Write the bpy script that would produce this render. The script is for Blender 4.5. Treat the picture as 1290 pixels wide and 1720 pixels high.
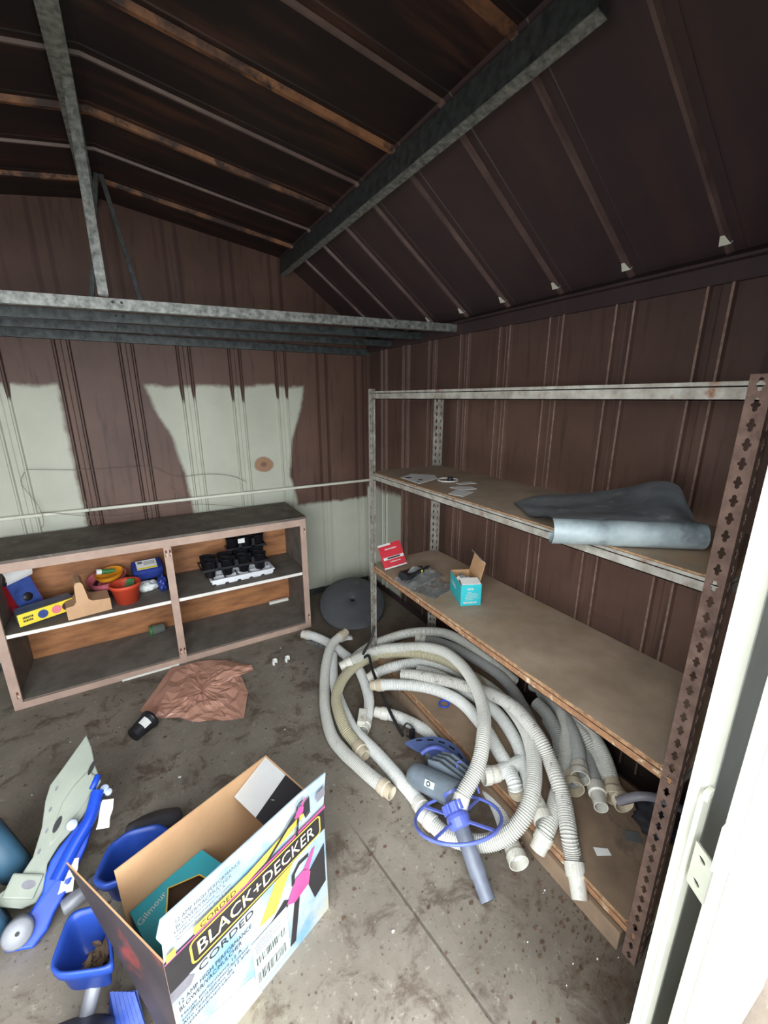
import bpy, bmesh, math, random
from mathutils import Vector, Matrix, noise

# ------------------------------------------------------------------ scene, camera, light
for o in list(bpy.data.objects):
    bpy.data.objects.remove(o)
SC = bpy.context.scene
COL = SC.collection
random.seed(7)

def basis_matrix(r, u, f, loc):
    m = Matrix.Identity(4)
    for i in range(3):
        m[i][0] = r[i]; m[i][1] = u[i]; m[i][2] = -f[i]; m[i][3] = loc[i]
    return m

YAW, PITCH, ROLL, FPX = 0.527956, 0.270104, -0.001749, 694.35
cam_data = bpy.data.cameras.new('camera')
cam = bpy.data.objects.new('camera', cam_data)
COL.objects.link(cam)
fwd = Vector((math.sin(YAW) * math.cos(PITCH), math.cos(YAW) * math.cos(PITCH), -math.sin(PITCH)))
rgt = fwd.cross(Vector((0, 0, 1))).normalized()
upv = rgt.cross(fwd)
r2 = rgt * math.cos(ROLL) + upv * math.sin(ROLL)
u2 = upv * math.cos(ROLL) - rgt * math.sin(ROLL)
cam.matrix_world = basis_matrix(r2, u2, fwd, (0, 0, 1.70))
cam_data.sensor_fit = 'VERTICAL'
cam_data.sensor_height = 24.0
cam_data.lens = FPX / 1720.0 * 24.0
cam_data.clip_start = 0.01
SC.camera = cam

world = bpy.data.worlds.new('overcast_sky')
SC.world = world
world.use_nodes = True
bg = world.node_tree.nodes['Background']
bg.inputs['Color'].default_value = (0.90, 0.95, 1.0, 1)
bg.inputs['Strength'].default_value = 4.0
try:
    world.cycles.sampling_method = 'AUTOMATIC'
except Exception:
    pass
portal = bpy.data.lights.new('doorway_portal', 'AREA')
portal.shape = 'RECTANGLE'; portal.size = 2.10; portal.size_y = 2.02
portal.cycles.is_portal = True
po = bpy.data.objects.new('doorway_portal', portal)
po.location = (-0.385, 0.17, 1.01); po.rotation_euler = (math.radians(-90), 0, math.radians(180))
po.rotation_euler = (math.radians(90), 0, 0)
COL.objects.link(po)
SC.view_settings.view_transform = 'Standard'
SC.view_settings.look = 'None'
SC.view_settings.exposure = 1.45
SC.view_settings.gamma = 1.0
SC.view_settings.use_curve_mapping = False
SC.cycles.max_bounces = 10
SC.cycles.diffuse_bounces = 8
SC.cycles.glossy_bounces = 4
SC.cycles.transparent_max_bounces = 8
SC.cycles.caustics_reflective = False
SC.cycles.caustics_refractive = False

# ------------------------------------------------------------------ materials
def lin(c):
    out = []
    for v in c[:3]:
        v = v / 255.0
        out.append(v / 12.92 if v <= 0.04045 else ((v + 0.055) / 1.055) ** 2.4)
    return tuple(out) + (1.0,)

class NT:
    def __init__(s, name):
        s.m = bpy.data.materials.new(name); s.m.use_nodes = True
        s.t = s.m.node_tree; s.n = s.t.nodes; s.l = s.t.links
        s.b = s.n['Principled BSDF']; s.tc = s.n.new('ShaderNodeTexCoord')
    def link(s, a, b): s.l.new(a, b)
    def coord(s, kind='Object', scale=(1, 1, 1)):
        mp = s.n.new('ShaderNodeMapping'); s.link(s.tc.outputs[kind], mp.inputs['Vector'])
        mp.inputs['Scale'].default_value = scale
        return mp.outputs['Vector']
    def noise(s, vec, scale=5, detail=6, rough=0.6, dist=0.0):
        n = s.n.new('ShaderNodeTexNoise'); s.link(vec, n.inputs['Vector'])
        n.inputs['Scale'].default_value = scale; n.inputs['Detail'].default_value = detail
        n.inputs['Roughness'].default_value = rough; n.inputs['Distortion'].default_value = dist
        return n.outputs['Fac']
    def ramp(s, fac, stops, interp='LINEAR'):
        r = s.n.new('ShaderNodeValToRGB'); s.link(fac, r.inputs['Fac'])
        r.color_ramp.interpolation = interp
        el = r.color_ramp.elements
        while len(el) < len(stops): el.new(0.5)
        for e, (p, c) in zip(el, stops):
            e.position = p
            e.color = c if isinstance(c, tuple) and len(c) == 4 else ((c, c, c, 1) if not isinstance(c, tuple) else lin(c))
        return r.outputs['Color']
    def mix(s, fac, a, b, blend='MIX'):
        m = s.n.new('ShaderNodeMix'); m.data_type = 'RGBA'; m.blend_type = blend
        ci = [i for i in m.inputs if i.type == 'RGBA']; fi = m.inputs[0]
        if hasattr(fac, 'is_output'): s.link(fac, fi)
        else: fi.default_value = fac
        for v, i in ((a, ci[0]), (b, ci[1])):
            if hasattr(v, 'is_output'): s.link(v, i)
            else: i.default_value = v if len(v) == 4 else lin(v)
        return [o for o in m.outputs if o.type == 'RGBA'][0]
    def math(s, op, a, b=None, c=None, clamp=False):
        m = s.n.new('ShaderNodeMath'); m.operation = op; m.use_clamp = clamp
        for v, i in zip((a, b, c), m.inputs):
            if v is None: continue
            if hasattr(v, 'is_output'): s.link(v, i)
            else: i.default_value = v
        return m.outputs[0]
    def sep(s, vec):
        x = s.n.new('ShaderNodeSeparateXYZ'); s.link(vec, x.inputs[0])
        return x.outputs
    def step(s, v, lo, hi):
        m = s.n.new('ShaderNodeMapRange'); m.clamp = True; m.interpolation_type = 'SMOOTHSTEP'
        s.link(v, m.inputs['Value'])
        m.inputs['From Min'].default_value = lo; m.inputs['From Max'].default_value = hi
        return m.outputs['Result']
    def bump(s, h, strength=0.3, dist=0.01):
        b = s.n.new('ShaderNodeBump'); s.link(h, b.inputs['Height'])
        b.inputs['Strength'].default_value = strength; b.inputs['Distance'].default_value = dist
        s.link(b.outputs['Normal'], s.b.inputs['Normal'])
    def out(s, col=None, rough=0.6, metal=0.0, spec=0.4):
        if col is not None:
            if hasattr(col, 'is_output'): s.link(col, s.b.inputs['Base Color'])
            else: s.b.inputs['Base Color'].default_value = col if len(col) == 4 else lin(col)
        if hasattr(rough, 'is_output'): s.link(rough, s.b.inputs['Roughness'])
        else: s.b.inputs['Roughness'].default_value = rough
        if hasattr(metal, 'is_output'): s.link(metal, s.b.inputs['Metallic'])
        else: s.b.inputs['Metallic'].default_value = metal
        s.b.inputs['Specular IOR Level'].default_value = spec
        return s.m

def pm(name, c1, c2=None, scale=6, rough=0.6, metal=0.0, lo=0.35, hi=0.68, bump=0.0, bdist=0.005, stretch=(1, 1, 1), detail=6, spec=0.4, dirt=None, dirt_scale=9, dirt_lo=0.55, dirt_hi=0.72):
    k = NT(name)
    v = k.coord('Object', stretch)
    if c2 is None:
        c2 = tuple(max(0, c - 14) for c in c1)
    f = k.noise(v, scale, detail)
    col = k.ramp(f, [(lo, tuple(c1)), (hi, tuple(c2))])
    if dirt:
        f2 = k.noise(v, dirt_scale, 8, 0.65)
        col = k.mix(k.step(f2, dirt_lo, dirt_hi), col, dirt)
    if bump:
        k.bump(k.noise(v, scale * 6, 5), bump, bdist)
    return k.out(col, rough, metal, spec)

CREAM = (188, 190, 174)
def soot_wall(name, axis):
    """cream painted sheet steel under a brown soot stain that left clean shapes"""
    k = NT(name)
    v = k.coord('Object')
    wob = k.math('MULTIPLY', k.math('SUBTRACT', k.noise(v, 3.2, 5), 0.5), 0.10)
    fine = k.math('MULTIPLY', k.math('SUBTRACT', k.noise(v, 22, 4), 0.5), 0.03)
    wob = k.math('ADD', wob, fine)
    o = k.sep(v)
    z = k.math('ADD', o[2], wob)
    n1 = k.noise(v, 2.0, 7, 0.62)
    n2 = k.noise(k.coord('Object', (7, 7, 0.6)), 4, 6, 0.6)
    brown = k.ramp(n1, [(0.3, (106, 80, 68)), (0.7, (84, 62, 53))])
    brown = k.mix(k.step(n2, 0.5, 0.75), brown, (72, 51, 44))
    cream = k.ramp(n1, [(0.3, CREAM), (0.7, (170, 172, 156))])
    cream = k.mix(k.step(k.noise(v, 26, 6, 0.7), 0.68, 0.78), cream, (120, 112, 96))
    # soot grows heavier towards the roof
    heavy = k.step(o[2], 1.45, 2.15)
    if axis == 'x':
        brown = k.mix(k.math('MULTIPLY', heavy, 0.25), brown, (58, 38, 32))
        x = k.math('ADD', o[0], k.math('MULTIPLY', wob, 0.6))
        zn = k.math('DIVIDE', o[2], 2.0)
        def curve(pts):
            return k.ramp(zn, [(p / 2.0, ((xx + 2) / 4.0,) * 3 + (1,)) for p, xx in pts])
        def cx(pts):
            return k.math('SUBTRACT', k.math('MULTIPLY', curve(pts), 4.0), 2.0)
        xl = cx([(0.70, 0.10), (0.885, 0.27), (1.2, 0.25), (1.43, 0.20), (1.62, 0.12), (1.80, 0.07)])
        xr = cx([(0.86, 1.06), (1.08, 1.01), (1.35, 1.045), (1.55, 1.11), (1.80, 1.17)])
        e = 0.018
        inside = k.math('MULTIPLY', k.step(k.math('SUBTRACT', x, xl), -e, e), k.step(k.math('SUBTRACT', xr, x), -e, e))
        # soot ran down the rib grooves in drips
        dseam = k.math('MULTIPLY', k.math('ABSOLUTE', k.math('SUBTRACT', k.math('FRACT', k.math('ADD', k.math('DIVIDE', o[0], 0.331), 100.5)), 0.5)), 0.331)
        drip = k.math('MULTIPLY', k.step(dseam, 0.055, 0.042), k.step(dseam, 0.020, 0.028))
        brown = k.mix(k.math('MULTIPLY', drip, 0.55), brown, (56, 34, 28))
        run = k.math('MULTIPLY', drip, k.math('ADD', 0.03, k.math('MULTIPLY', n1, 0.14)))
        top = k.step(k.math('SUBTRACT', k.math('SUBTRACT', 1.785, run), z), -0.02, 0.02)
        bell = k.math('MULTIPLY', inside, top)
        left = k.math('MULTIPLY', k.step(k.math('SUBTRACT', -0.385, x), -0.02, 0.02), top)
        low = k.step(k.math('SUBTRACT', 0.825, z), -0.02, 0.02)
        m = k.math('MAXIMUM', k.math('MAXIMUM', bell, left), low)
        # old round rust spot
        dx = k.math('SUBTRACT', o[0], 0.81); dz = k.math('SUBTRACT', o[2], 1.197)
        d = k.math('SQRT', k.math('ADD', k.math('MULTIPLY', dx, dx), k.math('MULTIPLY', k.math('MULTIPLY', dz, dz), 1.6)))
        spot = k.step(k.math('ADD', d, k.math('MULTIPLY', wob, 0.5)), 0.085, 0.065)
        m = k.math('MULTIPLY', m, k.math('SUBTRACT', 1.0, k.math('MULTIPLY', spot, 0.9)))
        brown = k.mix(spot, brown, (150, 108, 76))
        brown = k.mix(k.step(d, 0.030, 0.018), brown, (108, 72, 50))
    else:
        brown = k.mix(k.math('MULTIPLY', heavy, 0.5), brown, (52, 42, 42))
        y = k.math('ADD', o[1], wob)
        a = k.step(k.math('SUBTRACT', y, 2.70), -0.015, 0.015)
        b = k.step(k.math('SUBTRACT', 0.93, z), -0.03, 0.03)
        m = k.math('MULTIPLY', a, b)
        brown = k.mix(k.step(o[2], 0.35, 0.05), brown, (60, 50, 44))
    col = k.mix(m, brown, cream)
    k.bump(k.noise(v, 60, 4), 0.06, 0.003)
    return k.out(col, 0.55, 0.0, 0.35)

M = {}
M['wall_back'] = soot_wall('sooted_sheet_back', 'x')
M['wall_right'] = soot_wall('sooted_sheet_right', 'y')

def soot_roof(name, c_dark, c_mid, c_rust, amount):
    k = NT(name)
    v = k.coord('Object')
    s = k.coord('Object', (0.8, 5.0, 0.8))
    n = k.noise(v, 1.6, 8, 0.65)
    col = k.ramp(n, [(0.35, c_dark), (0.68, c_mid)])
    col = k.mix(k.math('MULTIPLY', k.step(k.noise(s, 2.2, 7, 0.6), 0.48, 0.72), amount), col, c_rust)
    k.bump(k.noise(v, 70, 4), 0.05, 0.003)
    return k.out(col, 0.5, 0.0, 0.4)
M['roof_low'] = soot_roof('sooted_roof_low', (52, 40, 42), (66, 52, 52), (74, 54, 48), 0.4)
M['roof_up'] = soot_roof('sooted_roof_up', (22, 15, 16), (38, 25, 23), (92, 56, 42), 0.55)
M['rib_low'] = pm('roof_rib_low', (104, 84, 78), (76, 60, 58), 8, 0.45)
M['rib_rust'] = pm('roof_rib_rust', (138, 94, 64), (54, 36, 32), 3.2, 0.6, stretch=(1.6, 3, 1), lo=0.40, hi=0.58, dirt=(44, 30, 28), dirt_scale=5, dirt_lo=0.5, dirt_hi=0.62)
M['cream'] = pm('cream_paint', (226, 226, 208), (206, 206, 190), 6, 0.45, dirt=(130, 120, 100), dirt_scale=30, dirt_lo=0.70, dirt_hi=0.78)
M['white_paint'] = pm('white_door_paint', (172, 172, 160), (158, 158, 146), 5, 0.55, dirt=(84, 70, 58), dirt_scale=38, dirt_lo=0.735, dirt_hi=0.77)
M['galv'] = pm('galvanised_steel', (150, 152, 146), (84, 86, 84), 42, 0.45, 0.35, bump=0.05, detail=8, dirt=(52, 48, 44), dirt_scale=16, dirt_lo=0.58, dirt_hi=0.75)
M['galv_dark'] = pm('sooted_galvanised_steel', (76, 81, 80), (42, 45, 46), 30, 0.5, 0.3, detail=8)
M['rack_grey'] = pm('rack_grey_steel', (168, 166, 156), (126, 120, 110), 24, 0.55, 0.2, dirt=(120, 82, 58), dirt_scale=14, dirt_lo=0.56, dirt_hi=0.70)
M['rack_rust'] = pm('rack_rusted_steel', (124, 100, 88), (92, 72, 64), 26, 0.75, 0.1, bump=0.12, bdist=0.003, dirt=(74, 56, 50), dirt_scale=11)
M['rack_orange'] = pm('rack_orange_rust', (160, 118, 84), (124, 92, 70), 40, 0.85, bump=0.25, bdist=0.004, dirt=(196, 178, 146), dirt_scale=24, dirt_lo=0.55, dirt_hi=0.66)
M['board'] = pm('dusty_particle_board', (176, 156, 134), (146, 128, 108), 5, 0.8, bump=0.05, dirt=(168, 138, 106), dirt_scale=3.2, dirt_lo=0.52, dirt_hi=0.72)
M['board_edge'] = pm('frayed_board_edge', (178, 142, 106), (118, 88, 64), 60, 0.9, bump=0.5, bdist=0.006)
M['board_low'] = pm('bottom_shelf_board', (140, 118, 96), (114, 96, 78), 6, 0.8, dirt=(98, 82, 68), dirt_scale=5)

def floor_mat():
    k = NT('stained_concrete')
    v = k.coord('Object')
    big = k.noise(v, 1.3, 8, 0.62)
    fine = k.noise(v, 36, 8, 0.75)
    mid = k.noise(v, 7, 9, 0.7, 0.6)
    col = k.ramp(big, [(0.34, (140, 132, 119)), (0.66, (102, 94, 83))])
    o = k.sep(v)
    col = k.mix(k.math('MULTIPLY', k.step(mid, 0.50, 0.64), 0.7), col, (76, 61, 50))
    col = k.mix(k.math('MULTIPLY', k.step(fine, 0.56, 0.72), 0.6), col, (186, 180, 164))
    col = k.mix(k.math('MULTIPLY', k.step(k.noise(v, 55, 4, 0.6), 0.60, 0.7), 0.6), col, (66, 56, 48))
    # darker brown towards the shelving and the wall, with a ragged edge
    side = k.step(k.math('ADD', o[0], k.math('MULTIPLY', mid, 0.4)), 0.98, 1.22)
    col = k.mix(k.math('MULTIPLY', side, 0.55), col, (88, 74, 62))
    # trowel joint
    dx = k.math('ABSOLUTE', k.math('SUBTRACT', k.math('ADD', o[0], k.math('MULTIPLY', o[1], 0.1422)), 0.7055))
    j = k.math('MULTIPLY', k.step(k.math('ADD', dx, k.math('MULTIPLY', fine, 0.006)), 0.010, 0.005), k.step(o[1], 1.25, 1.05))
    col = k.mix(k.math('MULTIPLY', j, 0.6), col, (64, 54, 46))
    h = k.math('SUBTRACT', k.math('ADD', k.math('MULTIPLY', fine, 0.4), mid), j)
    k.bump(h, 0.35, 0.006)
    rough = k.ramp(mid, [(0.4, 0.85), (0.65, 0.55)])
    return k.out(col, rough, 0, 0.35)
M['floor'] = floor_mat()
M['ground'] = pm('pale_concrete_path', (160, 156, 146), (140, 136, 126), 8, 0.9)
M['cab_frame'] = pm('cabinet_beige_paint', (180, 154, 138), (162, 138, 124), 9, 0.6, dirt=(120, 84, 66), dirt_scale=34, dirt_lo=0.70, dirt_hi=0.76)
M['cab_top'] = pm('cabinet_grimy_top', (114, 104, 95), (84, 76, 69), 7, 0.75, dirt=(130, 120, 110), dirt_scale=12)
M['cab_in'] = pm('cabinet_dark_inside', (112, 103, 94), (86, 78, 71), 8, 0.75)
M['cab_back'] = pm('cabinet_orange_plywood', (176, 120, 76), (128, 84, 54), 5, 0.6, stretch=(1, 1, 5))
M['cab_shelf'] = pm('cabinet_dusty_shelf', (120, 113, 104), (96, 90, 82), 8, 0.85)
M['white_edge'] = pm('white_edge_strip', (236, 234, 226), (220, 216, 206), 10, 0.5)
M['rust_mark'] = pm('rust_scar', (110, 58, 36), (70, 40, 30), 60, 0.8)
M['bare_mark'] = pm('bare_wood_scar', (222, 202, 182), (190, 166, 146), 60, 0.8)
M['hose'] = pm('ribbed_hose_grey', (224, 224, 216), (206, 206, 196), 5, 0.5, dirt=(178, 172, 156), dirt_scale=14, dirt_lo=0.56, dirt_hi=0.72)
M['hose_white'] = pm('ribbed_hose_white', (236, 237, 233), (222, 224, 220), 5, 0.45, dirt=(168, 166, 156), dirt_scale=20, dirt_lo=0.60, dirt_hi=0.72)
M['hose_tan'] = pm('ribbed_hose_tan', (202, 196, 168), (184, 178, 150), 5, 0.55, dirt=(214, 210, 196), dirt_scale=9)
M['hose_speck'] = pm('ribbed_hose_speckled', (226, 224, 216), (208, 206, 196), 5, 0.5, dirt=(84, 78, 72), dirt_scale=26, dirt_lo=0.56, dirt_hi=0.64)
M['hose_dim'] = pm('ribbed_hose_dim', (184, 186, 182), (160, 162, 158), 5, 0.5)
for hk in ('hose', 'hose_white', 'hose_tan', 'hose_speck', 'hose_dim'):
    c_ = {'hose': (188, 187, 178), 'hose_white': (205, 206, 200), 'hose_tan': (164, 157, 130), 'hose_speck': (186, 184, 176), 'hose_dim': (160, 161, 156)}[hk]
    M[hk + '_groove'] = pm(hk + '_shaded_groove', c_, tuple(v - 16 for v in c_), 9, 0.7)  # shade between the hose ribs, put into a darker groove colour
M['bore'] = pm('shaded_hose_bore', (96, 92, 84), (70, 66, 60), 20, 0.8)  # shade inside the hose painted as dark colour, so ends look hollow
M['milky'] = pm('milky_plastic', (186, 196, 214), (160, 172, 196), 20, 0.3)
M['cuff'] = pm('hose_cuff_plastic', (214, 212, 202), (190, 186, 172), 14, 0.4, dirt=(150, 140, 118), dirt_scale=22)
M['cuff_tan'] = pm('hose_cuff_tan', (202, 190, 166), (180, 166, 142), 14, 0.45)
M['cleaner_grey'] = pm('cleaner_slate_grey', (116, 126, 134), (94, 103, 110), 10, 0.35)
M['cleaner_blue'] = pm('cleaner_violet_blue', (104, 118, 200), (88, 102, 184), 10, 0.35)
M['cleaner_pad'] = pm('cleaner_blue_grey_pad', (86, 104, 150), (70, 84, 124), 10, 0.45)
M['pipe_grey'] = pm('cleaner_pipe_grey', (112, 118, 130), (88, 92, 104), 10, 0.4)
M['black_plastic'] = pm('black_plastic', (38, 38, 42), (26, 26, 30), 12, 0.35)
M['black_matte'] = pm('black_rubber', (34, 33, 34), (24, 24, 25), 12, 0.6)
M['disk'] = pm('charcoal_disc_plastic', (82, 84, 86), (66, 67, 69), 4, 0.55, dirt=(96, 96, 94), dirt_scale=8)
M['kraft'] = pm('kraft_cardboard', (196, 156, 116), (178, 138, 100), 4, 0.85)
M['kraft_tan'] = pm('moulded_card_tan', (202, 164, 126), (186, 148, 112), 6, 0.85)
M['kraft_dim'] = pm('brown_carton_lining', (112, 84, 62), (92, 68, 50), 6, 0.9)
M['print_dark'] = pm('carton_dark_print', (58, 50, 52), (40, 36, 38), 5, 0.5, dirt=(120, 52, 46), dirt_scale=4, dirt_lo=0.56, dirt_hi=0.66)
M['print_black'] = pm('print_black', (40, 38, 40), (32, 30, 32), 5, 0.45)
M['print_white'] = pm('print_white', (186, 186, 184), (176, 176, 172), 5, 0.45)
M['print_yellow'] = pm('print_yellow', (190, 164, 70), (182, 154, 62), 5, 0.45)
M['print_pink'] = pm('print_pink', (172, 76, 126), (154, 60, 112), 9, 0.45)
M['print_grey'] = pm('print_grey', (120, 118, 124), (92, 90, 96), 9, 0.45)
M['print_sky'] = pm('print_sky', (150, 160, 165), (96, 134, 160), 7, 0.45, lo=0.46, hi=0.66, dirt=(160, 156, 138), dirt_scale=5)
M['print_paper'] = pm('print_label_paper', (192, 204, 198), (178, 192, 184), 7, 0.45)
M['print_green'] = pm('print_scenery', (198, 206, 178), (226, 222, 190), 12, 0.5)
M['teal'] = pm('teal_card', (44, 146, 160), (36, 128, 144), 5, 0.55)
M['teal_bright'] = pm('teal_card_bright', (50, 178, 184), (40, 160, 168), 5, 0.5)
M['toy_blue'] = pm('toy_blue_plastic', (32, 76, 196), (26, 62, 170), 6, 0.35)
M['tub_blue'] = pm('tub_blue_plastic', (40, 72, 156), (30, 56, 128), 6, 0.4, dirt=(62, 84, 142), dirt_scale=8)
M['toy_grey'] = pm('toy_grey_plastic', (142, 148, 134), (126, 132, 120), 6, 0.45)
M['toy_teal'] = pm('toy_teal_wheel', (50, 84, 104), (40, 68, 88), 6, 0.5)
M['silver'] = pm('dull_silver_plastic', (134, 136, 140), (110, 112, 118), 10, 0.45, 0.2)
M['wheel_dark'] = pm('dark_wheel_plastic', (70, 70, 78), (50, 50, 56), 12, 0.5)
M['leaf'] = pm('dead_leaf', (122, 100, 76), (84, 66, 48), 12, 0.85)
M['rib_highlight'] = pm('rib_crest_highlight', (146, 122, 110), (112, 88, 78), 14, 0.5, stretch=(1, 1, 3))  # light catching the rib crests, put into a paler colour
M['copper_paper'] = pm('copper_brown_sheet', (196, 150, 130), (180, 132, 112), 4, 0.42, spec=0.5)
M['label_white'] = pm('white_label', (236, 236, 232), (224, 224, 218), 6, 0.5)
M['red_print'] = pm('red_print', (176, 36, 48), (156, 28, 40), 6, 0.4)
M['yellow_print'] = pm('yellow_card', (236, 214, 60), (222, 198, 48), 6, 0.5)
M['blue_print'] = pm('navy_print', (58, 82, 150), (36, 54, 110), 14, 0.45)
M['slate_print'] = pm('slate_print', (104, 116, 134), (72, 84, 104), 14, 0.4)
M['pink_bowl'] = pm('pink_plastic', (226, 128, 140), (206, 108, 122), 8, 0.45)
M['orange_bowl'] = pm('orange_plastic', (230, 160, 44), (214, 140, 36), 8, 0.45)
M['maroon_bowl'] = pm('maroon_plastic', (74, 46, 52), (56, 36, 42), 8, 0.5)
M['terracotta'] = pm('terracotta_plastic', (206, 76, 48), (186, 62, 40), 8, 0.5)
M['green'] = pm('green_plastic', (70, 130, 70), (46, 100, 56), 10, 0.5)
M['navy'] = pm('navy_plastic', (46, 64, 140), (34, 48, 112), 8, 0.35)
M['cloth_white'] = pm('white_cloth', (226, 228, 224), (206, 210, 206), 12, 0.85)
M['tray_white'] = pm('white_tray_plastic', (230, 232, 234), (214, 216, 220), 8, 0.4)
M['wire'] = pm('thin_wire', (132, 122, 110), (104, 92, 80), 20, 0.5, 0.3)
M['zinc'] = pm('mottled_zinc_sheet', (172, 184, 186), (118, 130, 132), 9, 0.5, 0.25, detail=9, dirt=(92, 98, 104), dirt_scale=5, dirt_lo=0.50, dirt_hi=0.66)
M['mat_dark'] = pm('grimy_dark_sheet', (142, 148, 150), (100, 106, 110), 7, 0.5, 0.1, dirt=(172, 176, 176), dirt_scale=12, dirt_lo=0.56, dirt_hi=0.72)
M['debris'] = pm('floor_debris', (104, 82, 64), (66, 52, 42), 40, 0.9)

def clear_mat(name, tint, alpha):
    k = NT(name)
    k.out(tint, 0.15, 0, 0.6)
    k.b.inputs['Transmission Weight'].default_value = alpha
    k.b.inputs['IOR'].default_value = 1.12
    return k.m
M['clear'] = clear_mat('clear_plastic', (226, 230, 226), 0.85)
M['clear_green'] = clear_mat('clear_greenish_plastic', (200, 214, 200), 0.8)
M['bubble'] = clear_mat('bubble_wrap', (216, 220, 218), 0.45)

# ------------------------------------------------------------------ mesh helpers
class MB:
    def __init__(s):
        s.v = []; s.f = []; s.mi = []; s.sm = []; s.cur = 0; s.smooth = False
    def add(s, vs, fs):
        b = len(s.v); s.v += [Vector(p) for p in vs]
        for f in fs:
            s.f.append([i + b for i in f]); s.mi.append(s.cur); s.sm.append(s.smooth)
        return s
    def box(s, lo, hi, m=None):
        x0, y0, z0 = lo; x1, y1, z1 = hi
        vs = [(x0, y0, z0), (x1, y0, z0), (x1, y1, z0), (x0, y1, z0), (x0, y0, z1), (x1, y0, z1), (x1, y1, z1), (x0, y1, z1)]
        if m is not None: vs = [m @ Vector(p) for p in vs]
        return s.add(vs, [(0, 3, 2, 1), (4, 5, 6, 7), (0, 1, 5, 4), (1, 2, 6, 5), (2, 3, 7, 6), (3, 0, 4, 7)])
    def rbox(s, lo, hi, b=0.004, m=None):
        """box with chamfered vertical and horizontal edges"""
        bm = bmesh.new()
        t = MB().box(lo, hi)
        vs = [bm.verts.new(p) for p in t.v]
        for f in t.f: bm.faces.new([vs[i] for i in f])
        bmesh.ops.bevel(bm, geom=list(bm.edges), offset=b, segments=2, profile=0.6, affect='EDGES')
        bm.verts.index_update()
        pts = [v.co.copy() for v in bm.verts]
        if m is not None: pts = [m @ p for p in pts]
        fs = [[v.index for v in f.verts] for f in bm.faces]
        bm.free()
        return s.add(pts, fs)
    def prism(s, poly, off):
        """poly: list of 3D points, off: extrusion vector"""
        n = len(poly); p = [Vector(q) for q in poly]; o = Vector(off)
        fs = [list(range(n))[::-1], list(range(n, 2 * n))]
        fs += [(i, (i + 1) % n, n + (i + 1) % n, n + i) for i in range(n)]
        return s.add(p + [q + o for q in p], fs)
    def poly(s, pts): return s.add(pts, [list(range(len(pts)))])
    def sheet(s, rows, closed=False):
        """rows: list of equal-length point rows"""
        n = len(rows[0]); vs = [p for r in rows for p in r]; fs = []
        for i in range(len(rows) - 1):
            for j in range(n - (0 if closed else 1)):
                a = i * n + j; b = i * n + (j + 1) % n
                fs.append((a, b, b + n, a + n))
        return s.add(vs, fs)
    def tube(s, path, r, seg=10, cap=True, rs=None):
        path = [Vector(p) for p in path]; n = len(path)
        t0 = (path[1] - path[0]).normalized()
        a = Vector((0, 0, 1)) if abs(t0.z) < 0.9 else Vector((1, 0, 0))
        nrm = (a - t0 * a.dot(t0)).normalized(); rows = []
        for i, p in enumerate(path):
            t = (path[min(i + 1, n - 1)] - path[max(i - 1, 0)]).normalized()
            nrm = (nrm - t * nrm.dot(t)).normalized(); bn = t.cross(nrm)
            rr = rs[i] if rs else r
            rows.append([p + (nrm * math.cos(2 * math.pi * k / seg) + bn * math.sin(2 * math.pi * k / seg)) * rr for k in range(seg)])
        s.sheet(rows, True)
        if cap:
            s.poly(rows[0][::-1]); s.poly(rows[-1])
        return s
    def lathe(s, prof, seg=24, m=None, arc=None):
        """prof: (r, z) pairs, round the local z axis"""
        rows = []
        for r, z in prof:
            row = []
            for k in range(seg):
                a = 2 * math.pi * k / seg
                p = Vector((r * math.cos(a), r * math.sin(a), z)); row.append(m @ p if m is not None else p)
            rows.append(row)
        return s.sheet(rows, True)
    def torus(s, R, r, seg=48, sg=8, m=None):
        rows = []
        for i in range(seg + 1):
            a = 2 * math.pi * i / seg; row = []
            for k in range(sg):
                b = 2 * math.pi * k / sg
                p = Vector(((R + r * math.cos(b)) * math.cos(a), (R + r * math.cos(b)) * math.sin(a), r * math.sin(b)))
                row.append(m @ p if m is not None else p)
            rows.append(row)
        return s.sheet(rows, True)
    def bar(s, a, b, w, h, up=(0, 0, 1)):
        """rectangular bar from a to b"""
        a = Vector(a); b = Vector(b); t = (b - a).normalized(); u = Vector(up)
        sd = t.cross(u).normalized(); u = sd.cross(t)
        q = [a + sd * sx * w / 2 + u * sz * h / 2 for sx, sz in ((-1, -1), (1, -1), (1, 1), (-1, 1))]
        return s.prism(q, b - a)
    def build(s, name, mats, parent=None, smooth=False, recalc=True):
        me = bpy.data.meshes.new(name)
        inv = parent.matrix_world.inverted() if parent is not None else None
        if parent is not None:
            par = parent; mw = Matrix.Identity(4); chain = []
            while par is not None: chain.append(par); par = par.parent
            for q in reversed(chain): mw = mw @ q.matrix_basis
            inv = mw.inverted()
        vs = [(inv @ p) if inv is not None else p for p in s.v]
        me.from_pydata([tuple(p) for p in vs], [], s.f)
        if not isinstance(mats, (list, tuple)): mats = [mats]
        for m in mats: me.materials.append(M[m] if isinstance(m, str) else m)
        for p, i, sm in zip(me.polygons, s.mi, s.sm): p.material_index = i; p.use_smooth = sm or smooth
        if recalc:
            bm = bmesh.new(); bm.from_mesh(me); bmesh.ops.recalc_face_normals(bm, faces=bm.faces); bm.to_mesh(me); bm.free()
        me.update()
        o = bpy.data.objects.new(name, me); COL.objects.link(o)
        if parent is not None: o.parent = parent
        return o

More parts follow.
